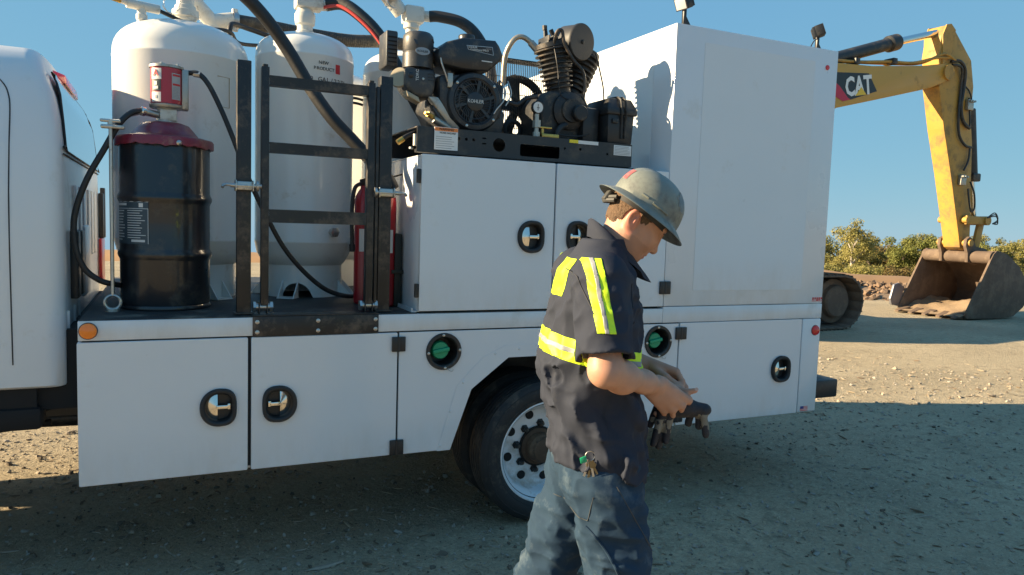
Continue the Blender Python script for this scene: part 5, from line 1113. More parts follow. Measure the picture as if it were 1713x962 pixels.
def bmat(Cn):
    Q = Hq(Cn); f, s, u = Q.T; m = np.zeros(len(Cn))
    m[(f > .0755) & (np.abs(s) < .021) & (u < -.0835) & (u > -.1030)] = 1
    m[(np.abs(s) > .069) & (u < .0) & (f < -.004) & (u > -.08)] = 2
    jaw = (f > -.02) & (u < -.070) & (u > -.14) & (m == 0) & (Cn[:, 2] > 1.54) & ((f < .07) | (u < -.1)); m[jaw] = 3
    return m
bodyo, BV, BF = organic('body', body, (-.42, -.36, .02), (.40, .36, 1.86), .0034, [SKIN, LIP, EARM, STUB], PE, bmat)
# hair: cropped, below the hat
def hairf(P):
    Q = Hq(P); A = Q.copy(); A[:, 1] = np.abs(A[:, 1]); f, s, u = A.T
    sk = ell(A, (-.006, 0, .022), (.097, .076, .100)); sk = smin(sk, ell(A, (-.012, 0, -.045), (.070, .062, .052)), .03)
    d = np.abs(sk)-.0030+.0022*vnoise(P, 260, 3, 1)
    keep = np.maximum(u-.045, -(u+.060+.012*vnoise(P, 70, 12, 2)+.010*np.sin(s*60)))      # band between hat and nape
    keep = np.maximum(keep, f-.030+.55*np.maximum(0, -(u+.004)))
    ear = ell(A, (-.030, .079, -.040), (.027, .03, .038)); keep = np.maximum(keep, -ear)
    return smax(d, keep, .004)
organic('hair', hairf, tuple(HC-.14), tuple(HC+.13), .0028, HAIR, bodyo)
for sg in (-1, 1):
    B().tube([wp1(Hp(.0845, sg*.012, .0035)), wp1(Hp(.0865, sg*.024, .0075)), wp1(Hp(.0800, sg*.040, .0055)), wp1(Hp(.070, sg*.050, .0))], .0034, 8, 4).out('eyebrow', HAIR, bodyo)
    B().tube([wp1(Hp(.0770, sg*.019, -.0280)), wp1(Hp(.0830, sg*.026, -.0310)), wp1(Hp(.0835, sg*.034, -.0315)), wp1(Hp(.0775, sg*.044, -.0285))], .0013, 6, 4).out('eyelashes', M('lash', (.03, .018, .012), .7), bodyo)
B().lathe([(.0062, 0), (.0058, .0018), (0, .0024)], wp1((.3205, -.0400, 1.1845)), tuple(np.array(wp1((.3205-.1, -.04-.75, 1.1845+.5)))-np.array(wp1((.3205, -.04, 1.1845)))), 12).out('thumbnail', NAIL, bodyo)
# ---- hard hat
HATM = M('hat_shell', (0.175, 0.19, 0.165), 0.40, 0, 0.14, 9, 0.05, 50, ((.085, .09, .088), .36, 11))
NT = 96; rings = []
def hat_ring(k, top=True):
    """k runs 0 (crown) .. 1 (dome foot)"""
    a = k*math.pi/2; return math.sin(a)**.86, math.cos(a)**.80
prof = [(hat_ring(i/18)) for i in range(1, 19)]
def hat_pt(t, r_, h_, off=0.0):
    f = math.cos(t); s = math.sin(t)
    x = f*(.116*r_+off); y = s*(.101*r_+off); z = .024+(.112+off)*h_
    rid = 0
    if h_ > .15:
        yy = s*.101*r_
        rid = .0045*math.exp(-(yy/.012)**2)+.0030*(math.exp(-((abs(yy)-.045)/.009)**2))*(1 if h_ > .35 else .4)
    return x-.006*h_, y, z+rid
def brim_pt(t, k, off=0.0):
    f = math.cos(t); s = math.sin(t); ex = .040*k
    return f*(.116+ex), s*(.101+ex*.82), .024-.020*k-.006*k*k*(1-.5*abs(f))+off
def shell(off):
    rr = [[hat_pt(2*math.pi*j/NT, r_, h_, off) for j in range(NT)] for r_, h_ in prof]
    rr += [[brim_pt(2*math.pi*j/NT, k/5, off if k < 5 else off*.3) for j in range(NT)] for k in range(1, 6)]
    return rr
o_ = shell(0.0); i_ = shell(-.0032)
rings = o_+i_[::-1]
hb_ = B(); hb_.loft([[wp1(Hp(*p)) for p in r_] for r_ in rings], cap=True); hat = hb_.out('hard_hat', HATM, PE, 60)
hat['label'] = 'scuffed grey full brim hard hat'
# hat details: side slots, sticker, scuffs, suspension
for sg in (-1, 1):
    for f0, f1, u0 in ((-.052, -.030, .040), (-.012, .045, .036)):
        P_ = [Hp(f, sg*(.101*math.sqrt(max(0, 1-(f/.116)**2))*1.0+.0005), u0-.02*0) for f in np.linspace(f0, f1, 5)]
        B().tube([wp1(p) for p in P_], .0036, 8, 3).out('accessory_slot', HATM, hat)
V = []; F = []
for i in range(6):
    for j in range(8):
        t = R(184+j*2.5); r_, h_ = hat_ring(.62+.05*i); V.append(wp1(Hp(*hat_pt(t, r_, h_, .0012))))
for i in range(5):
    for j in range(7): a = i*8+j; F.append((a, a+1, a+9, a+8))
B().add(V, F).out('red_sticker', M('sticker_red', (.36, .09, .09), .5, 0, .3, 60, 0, 60, ((.18, .18, .16), .5, 50)), hat)
V = []; F = []
for i in range(9):
    for j in range(9):
        t = R(-62+j*7.5); r_, h_ = hat_ring(.34+.055*i); V.append(wp1(Hp(*hat_pt(t, r_, h_, .0010))))
for i in range(8):
    for j in range(8):
        if (i-4)**2+(j-4)**2 < 17: a = i*9+j; F.append((a, a+1, a+10, a+9))
B().add(V, F).out('worn_sticker', M('sticker_blue', (.11, .15, .18), .5, 0, .4, 30, 0, 60, ((.26, .27, .24), .6, 30)), hat)
sp_ = B()
rr = []
for off, u in ((.0, .020), (.003, .020), (.003, -.006), (.0, -.006)):
    rr.append([wp1(Hp(math.cos(t)*(.096+off)-.004, math.sin(t)*(.081+off), u)) for t in [2*math.pi*j/48 for j in range(48)]])
sp_.loft(rr+[rr[0]], cap=False); sp_.out('suspension_band', M('band_black', (.02, .02, .022), .6), hat)
sb = B()
for du in (.0, .012): sb.tube([wp1(Hp(-.098, -.040, -.004-du)), wp1(Hp(-.112, -.020, -.014-du)), wp1(Hp(-.116, 0, -.018-du)), wp1(Hp(-.112, .020, -.014-du)), wp1(Hp(-.098, .040, -.004-du))], .0075, 8, 4)
sb.hull([wp1(Hp(-.126, s_*.022, u)) for s_ in (-1, 1) for u in (.004, -.030)]+[wp1(Hp(-.106, s_*.022, u)) for s_ in (-1, 1) for u in (.004, -.030)], .004); sb.out('ratchet_strap', M('strap_grey', (.05, .05, .047), .6, 0, .5, 60), hat)
# ---- shirt
tz = np.array([.88, .94, 1.0, 1.08, 1.17, 1.27, 1.32, 1.45, 1.535, 1.58, 1.62, 1.66])
tb_ = np.array([-.100, -.102, -.108, -.122, -.145, -.160, -.154, -.130, -.106, -.082, -.060, -.035]); tf_ = np.array([.164, .163, .157, .147, .141, .139, .137, .124, .100, .088, .085, .085])
tw_ = np.array([.180, .180, .178, .174, .170, .170, .172, .184, .190, .150, .095, .070])
def shirt_base(P):
    x, y, z = P.T; a0 = np.interp(z, tz, tb_); a1 = np.interp(z, tz, tf_); w = np.interp(z, tz, tw_)
    cx_ = (a0+a1)/2; a = (a1-a0)/2; e = 2.35
    q = (np.abs((x-cx_)/a)**e+np.abs(y/w)**e)**(1/e); d = (q-1)*np.minimum(a, w)*.92
    hem = .968+.012*np.sin(y*17+x*9)-.16*x+.007*np.sin(x*40)
    d = np.maximum(d, np.maximum(hem-z, (z-1.64)*.8))
    return d
def sleeve(P, s, e, sg):
    s = np.array(s)+np.array((-.004, -sg*.005, .010)); e = np.array(e); ax = (e-s)/np.linalg.norm(e-s)
    d = rc(P, s, e+ax*.02, .080, .071); cut = (P-s) @ ax-np.linalg.norm(e-s)*.83-.05*(P[:, 0]+.02)*-1*0
    inner = rc(P, s+ax*.10, e+ax*.08, .070, .064)
    return d, cut, inner
def shirt(P):
    x, y, z = P.T; d = shirt_base(P)
    cuts = []
    for s, e, sg in ((SHR, ELR, -1), (SHL, ELL_, 1)):
        q, cut, inn = sleeve(P, s, e, sg); q = smax(q, cut, .004)
        d = smin(d, q, .028); cuts.append((cut, inn))
    # folds: gathers hanging at the back and waist, creases at the armpit and elbow side
    low = np.clip((1.36-z)/.12, 0, 1)
    n1 = vnoise(np.stack([x*15+z*3.5, y*15, z*4.2-x*4], 1), 1.0, 5, 2); n2 = vnoise(np.stack([x*9-z*7, y*10, z*12+x*6], 1), 1.0, 9, 2); n3 = vnoise(P, 28, 4, 2)
    fold = (1-2*np.abs(n1)**.75)*.0140*(.30+.70*low)+(1-2*np.abs(n2)**.75)*.0105+n3*.0022-.002
    # long pull folds from the elbow towards the hip
    g = np.sin((z*.82+x*.9)*38+1.2*n2); fold += .0110*np.clip(g, -.3, 1)**1*np.clip((1.22-z)/.06, 0, 1)*np.clip((z-.93)/.08, 0, 1)
    d = d-fold*np.clip((1.60-z)/.05, 0.15, 1)
    for cut, inn in cuts: d = smax(d, -np.maximum(inn, -(cut+.03)), .003)
    return d
SHIRT = M('shirt_cloth', (0.025, 0.030, 0.046), 0.82, 0, 0.14, 14, 0.12, 500, ((.045, .048, .058), .10, 10), spec=.25)
sh_o, SV, SF = organic('shirt', shirt, (-.26, -.38, .86), (.26, .38, 1.70), .0055, SHIRT, PE, margin=.020)
# collar
col = B(); NCo = 40; rr = []
for f0, (lift, out_) in enumerate(((-.030, -.002), (.006, -.004), (.014, .002), (.010, .010), (-.020, .022), (-.042, .030), (-.040, .024), (-.010, .010))):
    r_ = []
    for k in range(NCo):
        t = 2*math.pi*k/NCo; c, s = math.cos(t), math.sin(t)      # c=1 front
        pt = 1+.55*max(0, c)**6*(1 if out_ > .015 else 0)
        r_.append(wp1((.046+c*(.064+out_*pt)-lift*.35, s*(.071+out_), 1.628-c*.060+lift*(1 if c < .6 else 1.25)-.006*max(0, c))))
    rr.append(r_)
col.loft(rr, cap=False).out('collar', SHIRT, sh_o, 60)
# reflective strips are cut from the shirt surface and set slightly proud of it
VIS = M('reflective_yellow', (0.62, 0.86, 0.02), 0.55, 0, 0.05, 20, 0.04, 300)
VIS.node_tree.nodes['Principled BSDF'].inputs['Emission Color'].default_value = (.62, .86, .02, 1)
SIL = M('reflective_silver', (0.24, 0.245, 0.26), 0.5, 0.0, 0.05, 30)
def patch(planes, off, mat, name, parent, tilt=None):
    """planes: (point, normal) in figure space; keep the side the normals point to"""
    b = bmesh.new(); vs = [b.verts.new(v) for v in SV]
    Cn = SV[SF].mean(1); keep = np.ones(len(SF), bool)
    for p, n in planes: keep &= ((Cn-np.array(p)) @ np.array(n)) > -.012
    for f in SF[keep]: b.faces.new([vs[i] for i in f])
    bmesh.ops.delete(b, geom=[v for v in b.verts if not v.link_faces], context='VERTS')
    for p, n in planes: bmesh.ops.bisect_plane(b, geom=list(b.verts)+list(b.edges)+list(b.faces), plane_co=p, plane_no=n, clear_inner=True)
    b.normal_update(); nn = {v: v.normal.copy() for v in b.verts}
    for v in b.verts: v.co += nn[v]*off
    r_ = bmesh.ops.solidify(b, geom=list(b.faces), thickness=.0012)
    b.verts.index_update(); V = toworld([v.co for v in b.verts]); F = [[v.index for v in f.verts] for f in b.faces]; b.free()
    return B().add(V.tolist(), F).out(name, mat, parent, 180)
k_ = .20; nrm = np.array((k_, 0, 1))/math.hypot(k_, 1)
def band(z0, z1): return [((-.19, 0, z0), tuple(nrm)), ((-.19, 0, z1), tuple(-nrm))]
body_only = []
def torso_clip(sg): return []
VB = patch(band(1.305, 1.372)+[((0, -.225, 0), (0, 1, 0)), ((0, .225, 0), (0, -1, 0))], .0020, VIS, 'waist_band', sh_o)
patch(band(1.331, 1.346)+[((0, -.225, 0), (0, 1, 0)), ((0, .225, 0), (0, -1, 0))], .0040, SIL, 'silver_stripe', VB)
for sg in (-1, 1):
    def strip(x0, x1): 
        m = .16; n = np.array((1, 0, m)); n = n/np.linalg.norm(n)
        return [((x0, 0, 1.585), tuple(n)), ((x1, 0, 1.585), tuple(-n)), ((0, 0, 1.392), (0, 0, 1)), ((0, 0, 1.588), (0, 0, -1)), ((0, sg*.205, 1.5), (0, sg, .35))]
    ss = patch(strip(-.086, -.036), .0020, VIS, 'sleeve_band', sh_o); patch(strip(-.066, -.055), .0040, SIL, 'silver_stripe', ss)
patch([((0, -.085, 1.50), (0, 1, -.12)), ((0, .085, 1.50), (0, -1, -.12)), ((0, 0, 1.468), (0, 0, 1)), ((0, 0, 1.578), (0, 0, -1)), ((-.02, 0, 1.5), (-1, 0, 0))], .0020, VIS, 'back_band', sh_o)
# chest pocket and placket edges
from mathutils.bvhtree import BVHTree
def project(V, F, pts, d=(0, 1, 0), start=-.6, lift=.001):
    t = BVHTree.FromPolygons([tuple(v) for v in V], [tuple(f) for f in F]); out = []
    for p in pts:
        o = Vector((p[0], start, p[1])); h = t.ray_cast(o, Vector(d))
        if h[0] is not None: out.append(wp1(h[0]+h[1]*lift))
    return out
def seam(V, F, pts, r, name, mat, parent):
    q = project(V, F, pts)
    if len(q) > 1: B().tube(q, r, 6, 3).out(name, mat, parent)
STITCH = M('shirt_stitch', (.030, .031, .040), .8)
seam(SV, SF, [(.060, 1.52-.01*k) for k in range(18)], .0016, 'sleeve_seam', STITCH, sh_o)
seam(SV, SF, [(-.105+.004*k, 1.55-.01*k) for k in range(12)], .0016, 'yoke_seam', STITCH, sh_o)
# ---- trousers
def trousers(P):
    x, y, z = P.T
    d = ell(P, (.022, 0, .955), (.132, .160, .13))
    n = smin(rc(P, (.035, -.085, .90), (.108, -.10, .52), .112, .084), rc(P, (.108, -.10, .52), (.130, -.10, .10), .084, .078), .03)
    f = smin(rc(P, (-.005, .085, .90), (-.105, .10, .53), .108, .083), rc(P, (-.105, .10, .53), (-.295, .10, .17), .083, .074), .03)
    d = smin(smin(d, n, .05), f, .03); d = np.maximum(d, z-1.03)
    n1 = vnoise(np.stack([x*10, y*12, z*10+x*5], 1), 1.0, 21, 2); n2 = vnoise(np.stack([x*5+z*5, y*8, z*20], 1), 1.0, 33, 2); n3 = vnoise(P, 30, 8, 2)
    kn = np.exp(-((z-.62)/.16)**2)
    fold = (1-2*np.abs(n1)**.75)*.0110+(1-2*np.abs(n2)**.75)*.0105*(.35+.65*kn)+n3*.0022
    d = d-fold
    for a, b_ in (((.130, -.10, .10), (.132, -.10, .02)), ((-.295, .10, .17), (-.36, .10, .08))):
        ax = (np.array(b_)-np.array(a))/np.linalg.norm(np.array(b_)-np.array(a)); d = smax(d, np.where(rc(P, a, b_, .12, .12) < 0, (P-np.array(a)) @ ax-.03, -1), .006)
    return d
DENIM = M('denim', (0.019, 0.042, 0.074), 0.85, 0, 0.22, 11, 0.25, 600, ((.085, .120, .150), .20, 8), spec=.2)
tr_o, TV, TF = organic('trousers', trousers, (-.44, -.26, .04), (.28, .26, 1.06), .0060, DENIM, PE, margin=.020)
THREAD = M('denim_stitch', (.055, .060, .062), .8)
seam(TV, TF, [(.045+.010*k/2+.0035*k, .93-.014*k) for k in range(34)], .0014, 'side_seam', THREAD, tr_o)
seam(TV, TF, [(-.035+.0062*k, .80-.0045*k-.00025*k*k) for k in range(18)], .0042, 'tool_loop', DENIM, tr_o)
seam(TV, TF, [(-.105+.010*k, .835-.002*k) for k in range(8)]+[(-.03, .825), (-.025, .86), (-.022, .90)], .0012, 'pocket_stitch', THREAD, tr_o)
# ---- boots
def boots(P):
    n = smin(rc(P, (.125, -.10, .13), (.125, -.10, .06), .052, .048), rc(P, (.105, -.10, .052), (.290, -.11, .040), .048, .038), .03)
    f = smin(rc(P, (-.33, .10, .18), (-.375, .10, .125), .052, .048), rc(P, (-.395, .10, .115), (-.225, .105, .042), .046, .036), .03)
    return np.maximum(np.minimum(n, f), .002-P[:, 2])
organic('boots', boots, (-.50, -.20, -.02), (.38, .20, .26), .006, M('boot_leather', (.14, .085, .045), .6, 0, .2, 10, .2, 80), PE)
# ---- gloves in the hands
def gloves(P):
    Q = P.copy(); Q[:, 1] *= 1.0
    d = rc(P, (.235, .000, 1.112), (.300, -.004, 1.118), .026, .028); d = smin(d, rc(P, (.300, -.004, 1.118), (.362, -.004, 1.112), .026, .021), .02)
    for a, b_, r0, r1 in (((.355, -.014, 1.110), (.366, -.018, 1.035), .0135, .0105), ((.348, .008, 1.108), (.350, .006, 1.055), .0130, .0110), ((.330, .020, 1.108), (.322, .024, 1.060), .0125, .011),
                          ((.225, -.012, 1.105), (.200, -.014, 1.005), .0150, .0105), ((.238, .006, 1.105), (.222, .004, .992), .0155, .0105), ((.250, -.010, 1.10), (.240, -.012, 1.012), .0145, .0105), ((.215, .012, 1.11), (.196, .02, 1.055), .014, .011)):
        d = smin(d, rc(P, a, b_, r0, r1), .008)
    return d-.0022*vnoise(P, 60, 2, 2)
gl, GV, GF = None, None, None
V, F = surface_nets(gloves, (.15, -.08, .96), (.42, .08, 1.18), .0028)
Cn = V[F].mean(1); b = B(); b.add(toworld(V).tolist(), F.tolist())
gm = np.zeros(len(Cn), int); nz_ = vnoise(Cn, 70, 6, 1)
gm[(np.abs(Cn[:, 2]-1.062) < .022) & (Cn[:, 0] < .26) & (nz_ > -.10)] = 1; gm[(Cn[:, 0] > .335) & (np.abs(Cn[:, 2]-1.078) < .024) & (nz_ > -.05)] = 1
b.MI = gm.tolist()
gl = b.out('work_gloves', [M('glove_black', (.016, .016, .022), .7, 0, .3, 30, .2, 200), M('glove_print', (.17, .155, .125), .6, 0, .4, 60)], None, 180, recalc=False)
tag(gl, 'black and tan work gloves dangling from the fingers', 'gloves')
# ---- keys on the hip
hit = project(SV, SF, [(-.030, 1.015)], lift=.006); k0 = Vector(hit[0]) if hit else Vector(wp1((-.03, -.19, 1.0)))
KEYM = M('tarnished_brass', (.22, .16, .08), .5, .7, .2, 40)
KY = thing('key_ring', 'bunch of keys with a green tag hanging at the hip', 'keys', k0-Vector((0, 0, .07)))
dx = Vector(toworld([(1, 0, 0)])[0])-Vector(toworld([(0, 0, 0)])[0]); dz = Vector((0, 0, 1)); dn = Vector(toworld([(0, -1, 0)])[0])-Vector(toworld([(0, 0, 0)])[0])
B().tube([k0+dn*.004+dx*.014*math.cos(t)+dz*.014*math.sin(t) for t in [2*math.pi*k/16 for k in range(17)]], .0016, 6, 0).out('ring', STEEL, KY)
for a, ln, mt, ofs in ((-18, .050, STEEL, 0), (-2, .062, KEYM, .003), (14, .048, STEEL, .006), (30, .044, KEYM, .009)):
    u = (-dz*math.cos(R(a))+dx*math.sin(R(a))); v = u.cross(dn).normalized(); o = k0+dn*(.005+ofs)-dz*.012
    bb = B(); bb.hull([o+u*l_+v*w_+dn*d_ for l_, w_ in ((0, .007), (0, -.007), (.016, .010), (.016, -.010), (.022, .005), (.022, -.005)) for d_ in (0, .002)]); bb.hull([o+u*l_+v*w_+dn*d_ for l_, w_ in ((.02, .0035), (.02, -.0035), (ln, .0035), (ln, -.0025)) for d_ in (0, .002)]); bb.out('key', mt, KY)
B().hull([k0+dn*(.012+d_)+dx*x_+dz*z_ for x_, z_ in ((-.032, -.004), (-.014, .004), (-.010, -.014), (-.028, -.020)) for d_ in (0, .004)], .001).out('key_tag', GREENP, KY)
# ------------------------------------------------------------------ ground
def ahead(x, y): return x*math.sin(YAW)+(y-CAM.y)*math.cos(YAW)
def sstep(a, b, v): t = np.clip((v-a)/(b-a), 0, 1); return t*t*(3-2*t)
def gz(x, y):
    x = np.atleast_1d(np.asarray(x, float)); y = np.atleast_1d(np.asarray(y, float)); s = ahead(x, y)
    P = np.stack([x, y, np.zeros_like(x)], 1)
    near = 1-sstep(9, 16, np.hypot(x-2, y+1))
    z = .010*vnoise(P, .8, 41, 2)+.0055*vnoise(P, 4.5, 42, 2)+near*.0035*vnoise(P, 17, 43, 2)-.004
    rd = np.hypot(x-CAM.x, y-CAM.y)       # the yard lies on a rise: beyond it the land falls away
    return z-1.45*sstep(24, 60, rd)-.066*np.maximum(0, rd-60)+np.clip(rd-20, 0, 1)*.03*vnoise(P, .12, 44, 2)
def ground_mat():
    m = bpy.data.materials.new('packed_dirt'); m.use_nodes = True; nt = m.node_tree; n = nt.nodes; l = nt.links; b = n['Principled BSDF']
    tc = n.new('ShaderNodeTexCoord')
    def noise(sc_, det=8, ro=.6):
        q = n.new('ShaderNodeTexNoise'); q.inputs['Scale'].default_value = sc_; q.inputs['Detail'].default_value = det; q.inputs['Roughness'].default_value = ro; l.new(tc.outputs['Object'], q.inputs['Vector']); return q
    def mixc(fac, a, c_, lo=.35, hi=.65):
        r_ = n.new('ShaderNodeMapRange'); r_.inputs[1].default_value = lo; r_.inputs[2].default_value = hi; l.new(fac, r_.inputs[0])
        q = n.new('ShaderNodeMix'); q.data_type = 'RGBA'; l.new(r_.outputs[0], q.inputs[0])
        for i, v in ((6, a), (7, c_)):
            if isinstance(v, tuple): q.inputs[i].default_value = v+(1,)
            else: l.new(v, q.inputs[i])
        return q.outputs[2]
    base = mixc(noise(.55, 5).outputs['Fac'], (0.351, 0.293, 0.201), (0.482, 0.402, 0.275))
    base = mixc(noise(7, 8, .7).outputs['Fac'], base, (0.241, 0.201, 0.138), .50, .72)
    base = mixc(noise(38, 6, .7).outputs['Fac'], base, (0.576, 0.481, 0.329), .54, .74)
    base = mixc(noise(120, 3, .7).outputs['Fac'], base, (0.121, 0.101, 0.069), .56, .72)
    # darker mulch lies where the truck's front stands, its edge broken up by noise
    sx_ = n.new('ShaderNodeSeparateXYZ'); l.new(tc.outputs['Object'], sx_.inputs[0])
    m1 = n.new('ShaderNodeMath'); m1.operation = 'MULTIPLY_ADD'; m1.inputs[1].default_value = .55; l.new(sx_.outputs['Y'], m1.inputs[0]); l.new(sx_.outputs['X'], m1.inputs[2])
    nm = noise(1.7, 6, .7); m2_ = n.new('ShaderNodeMath'); m2_.operation = 'MULTIPLY_ADD'; m2_.inputs[1].default_value = 4.0; l.new(nm.outputs['Fac'], m2_.inputs[0]); l.new(m1.outputs[0], m2_.inputs[2])
    mr_ = n.new('ShaderNodeMapRange'); mr_.inputs[1].default_value = 5.0; mr_.inputs[2].default_value = 2.4; mr_.inputs[3].default_value = 0; mr_.inputs[4].default_value = .14; l.new(m2_.outputs[0], mr_.inputs[0])
    mm_ = n.new('ShaderNodeMix'); mm_.data_type = 'RGBA'; l.new(mr_.outputs[0], mm_.inputs[0]); l.new(base, mm_.inputs[6]); mm_.inputs[7].default_value = (0.097, 0.084, 0.070, 1); base = mm_.outputs[2]
    # wheel tracks packed paler across the yard
    wv = n.new('ShaderNodeTexWave'); wv.bands_direction = 'Y'; wv.inputs['Scale'].default_value = .16; wv.inputs['Distortion'].default_value = 3.0; wv.inputs['Detail'].default_value = 4; wv.inputs['Detail Scale'].default_value = .8; l.new(tc.outputs['Object'], wv.inputs['Vector'])
    base = mixc(wv.outputs['Fac'], base, (0.419, 0.350, 0.239), .80, 1.15)
    vo = n.new('ShaderNodeTexVoronoi'); vo.inputs['Scale'].default_value = 55; l.new(tc.outputs['Object'], vo.inputs['Vector'])
    g = n.new('ShaderNodeMix'); g.data_type = 'RGBA'; g.blend_type = 'MULTIPLY'; g.inputs[0].default_value = .45; l.new(base, g.inputs[6]); 
    vr = n.new('ShaderNodeMapRange'); vr.inputs[3].default_value = .55; vr.inputs[4].default_value = 1.15; l.new(vo.outputs['Color'], vr.inputs[0]); l.new(vr.outputs[0], g.inputs[7])
    l.new(g.outputs[2], b.inputs['Base Color']); b.inputs['Roughness'].default_value = .95; b.inputs['Specular IOR Level'].default_value = .2
    h1 = noise(26, 8, .7); h2 = noise(140, 4, .6); ad = n.new('ShaderNodeMath'); ad.operation = 'ADD'; mu = n.new('ShaderNodeMath'); mu.operation = 'MULTIPLY'; mu.inputs[1].default_value = .35
    l.new(h2.outputs['Fac'], mu.inputs[0]); l.new(h1.outputs['Fac'], ad.inputs[0]); l.new(mu.outputs[0], ad.inputs[1])
    mv = n.new('ShaderNodeMath'); mv.operation = 'MULTIPLY_ADD'; mv.inputs[1].default_value = -.25; l.new(vo.outputs['Distance'], mv.inputs[0]); l.new(ad.outputs[0], mv.inputs[2])
    bp_ = n.new('ShaderNodeBump'); bp_.inputs['Strength'].default_value = .85; bp_.inputs['Distance'].default_value = .022; l.new(mv.outputs[0], bp_.inputs['Height']); l.new(bp_.outputs[0], b.inputs['Normal'])
    return m
GM = ground_mat()
N = 300; u = np.linspace(-1, 1, N); w = np.sinh(u*7.6); w = w/w[-1]
gx = 2.2+w*1500; gy = .2+w*1500
X, Y = np.meshgrid(gx, gy, indexing='ij'); Z = gz(X.ravel(), Y.ravel())
V = np.stack([X.ravel(), Y.ravel(), Z], 1); idx = np.arange(N*N).reshape(N, N)
F = np.stack([idx[:-1, :-1].ravel(), idx[1:, :-1].ravel(), idx[1:, 1:].ravel(), idx[:-1, 1:].ravel()], 1)
gr = bpy.data.meshes.new('ground'); gr.from_pydata(V.tolist(), [], F.tolist()); gr.materials.append(GM); gr.shade_smooth()
tag(link(bpy.data.objects.new('ground', gr), None, (0, 0, 0)), kind='structure')
# ---- loose stones and wood chips
rng = np.random.default_rng(11)
fx_, fy_ = math.sin(YAW), math.cos(YAW)
def scatter(n, r0, r1, p):
    q = rng.random(n); r_ = (r0**p+(r1**p-r0**p)*q)**(1/p); a = R(-52)+rng.random(n)*R(104); a = a+YAW
    return CAM.x+r_*np.sin(a), CAM.y+r_*np.cos(a), r_
ico = bmesh.new(); bmesh.ops.create_icosphere(ico, subdivisions=1, radius=1); IV = np.array([v.co for v in ico.verts]); IF = np.array([[v.index for v in f.verts] for f in ico.faces]); ico.free()
STM = [M('stone_grey', (.29, .26, .22), .9, 0, .3, 60), M('stone_tan', (.33, .27, .205), .9, 0, .3, 60), M('stone_dark', (.12, .095, .07), .9, 0, .3, 60)]
def rotz_rand(n):
    q = rng.normal(size=(n, 4)); q /= np.linalg.norm(q, axis=1)[:, None]; a, b_, c, d = q.T
    return np.stack([1-2*(c*c+d*d), 2*(b_*c-a*d), 2*(b_*d+a*c), 2*(b_*c+a*d), 1-2*(b_*b_+d*d), 2*(c*d-a*b_), 2*(b_*d-a*c), 2*(c*d+a*b_), 1-2*(b_*b_+c*c)], 1).reshape(n, 3, 3)
def stones(name, n, smin_, smax_, r0, r1, p, label):
    x, y, r_ = scatter(n, r0, r1, p)
    if name == 'dark_clods':
        k = (x+.55*y+rng.normal(size=n)*.5 < 1.5) & (y > -2.4); x, y, r_ = x[k], y[k], r_[k]; n = len(x)
    
    s = smin_*(smax_/smin_)**(rng.random(n)**2.6)*(0.6+.16*r_)**.6; z = gz(x, y)
    A = rotz_rand(n); jit = 1+.28*rng.normal(size=(n, len(IV), 1)).clip(-1.4, 1.4)
    P = IV[None]*jit*(np.array([1, .8, .6])*(1+.2*rng.normal(size=(n, 1, 3)))).clip(.3, 1.5); P = np.einsum('nij,nvj->nvi', A, P)*s[:, None, None]; P[:, :, 2] *= .75
    P += np.stack([x, y, z+s*.25], 1)[:, None, :]
    V = P.reshape(-1, 3); F = (IF[None]+(np.arange(n)*len(IV))[:, None, None]).reshape(-1, 3)
    me = bpy.data.meshes.new(name); me.from_pydata(V.tolist(), [], F.tolist())
    for m in STM: me.materials.append(m)
    mi = np.repeat(rng.choice(3, n, p=[.52, .36, .12] if name == 'gravel' else [.2, .05, .75]), len(IF)); me.polygons.foreach_set('material_index', mi); me.update()
    return tag(link(bpy.data.objects.new(name, me), None, (0, 0, 0)), label, 'gravel', kind='stuff')
stones('gravel', 30000, .0022, .017, 1.3, 11, .9, 'loose gravel strewn over the packed dirt')
CHM = [M('chip_pale', (.35, .28, .19), .85, 0, .25, 40), M('chip_grey', (.30, .255, .20), .9, 0, .3, 40), M('chip_brown', (.15, .10, .062), .9, 0, .3, 40)]
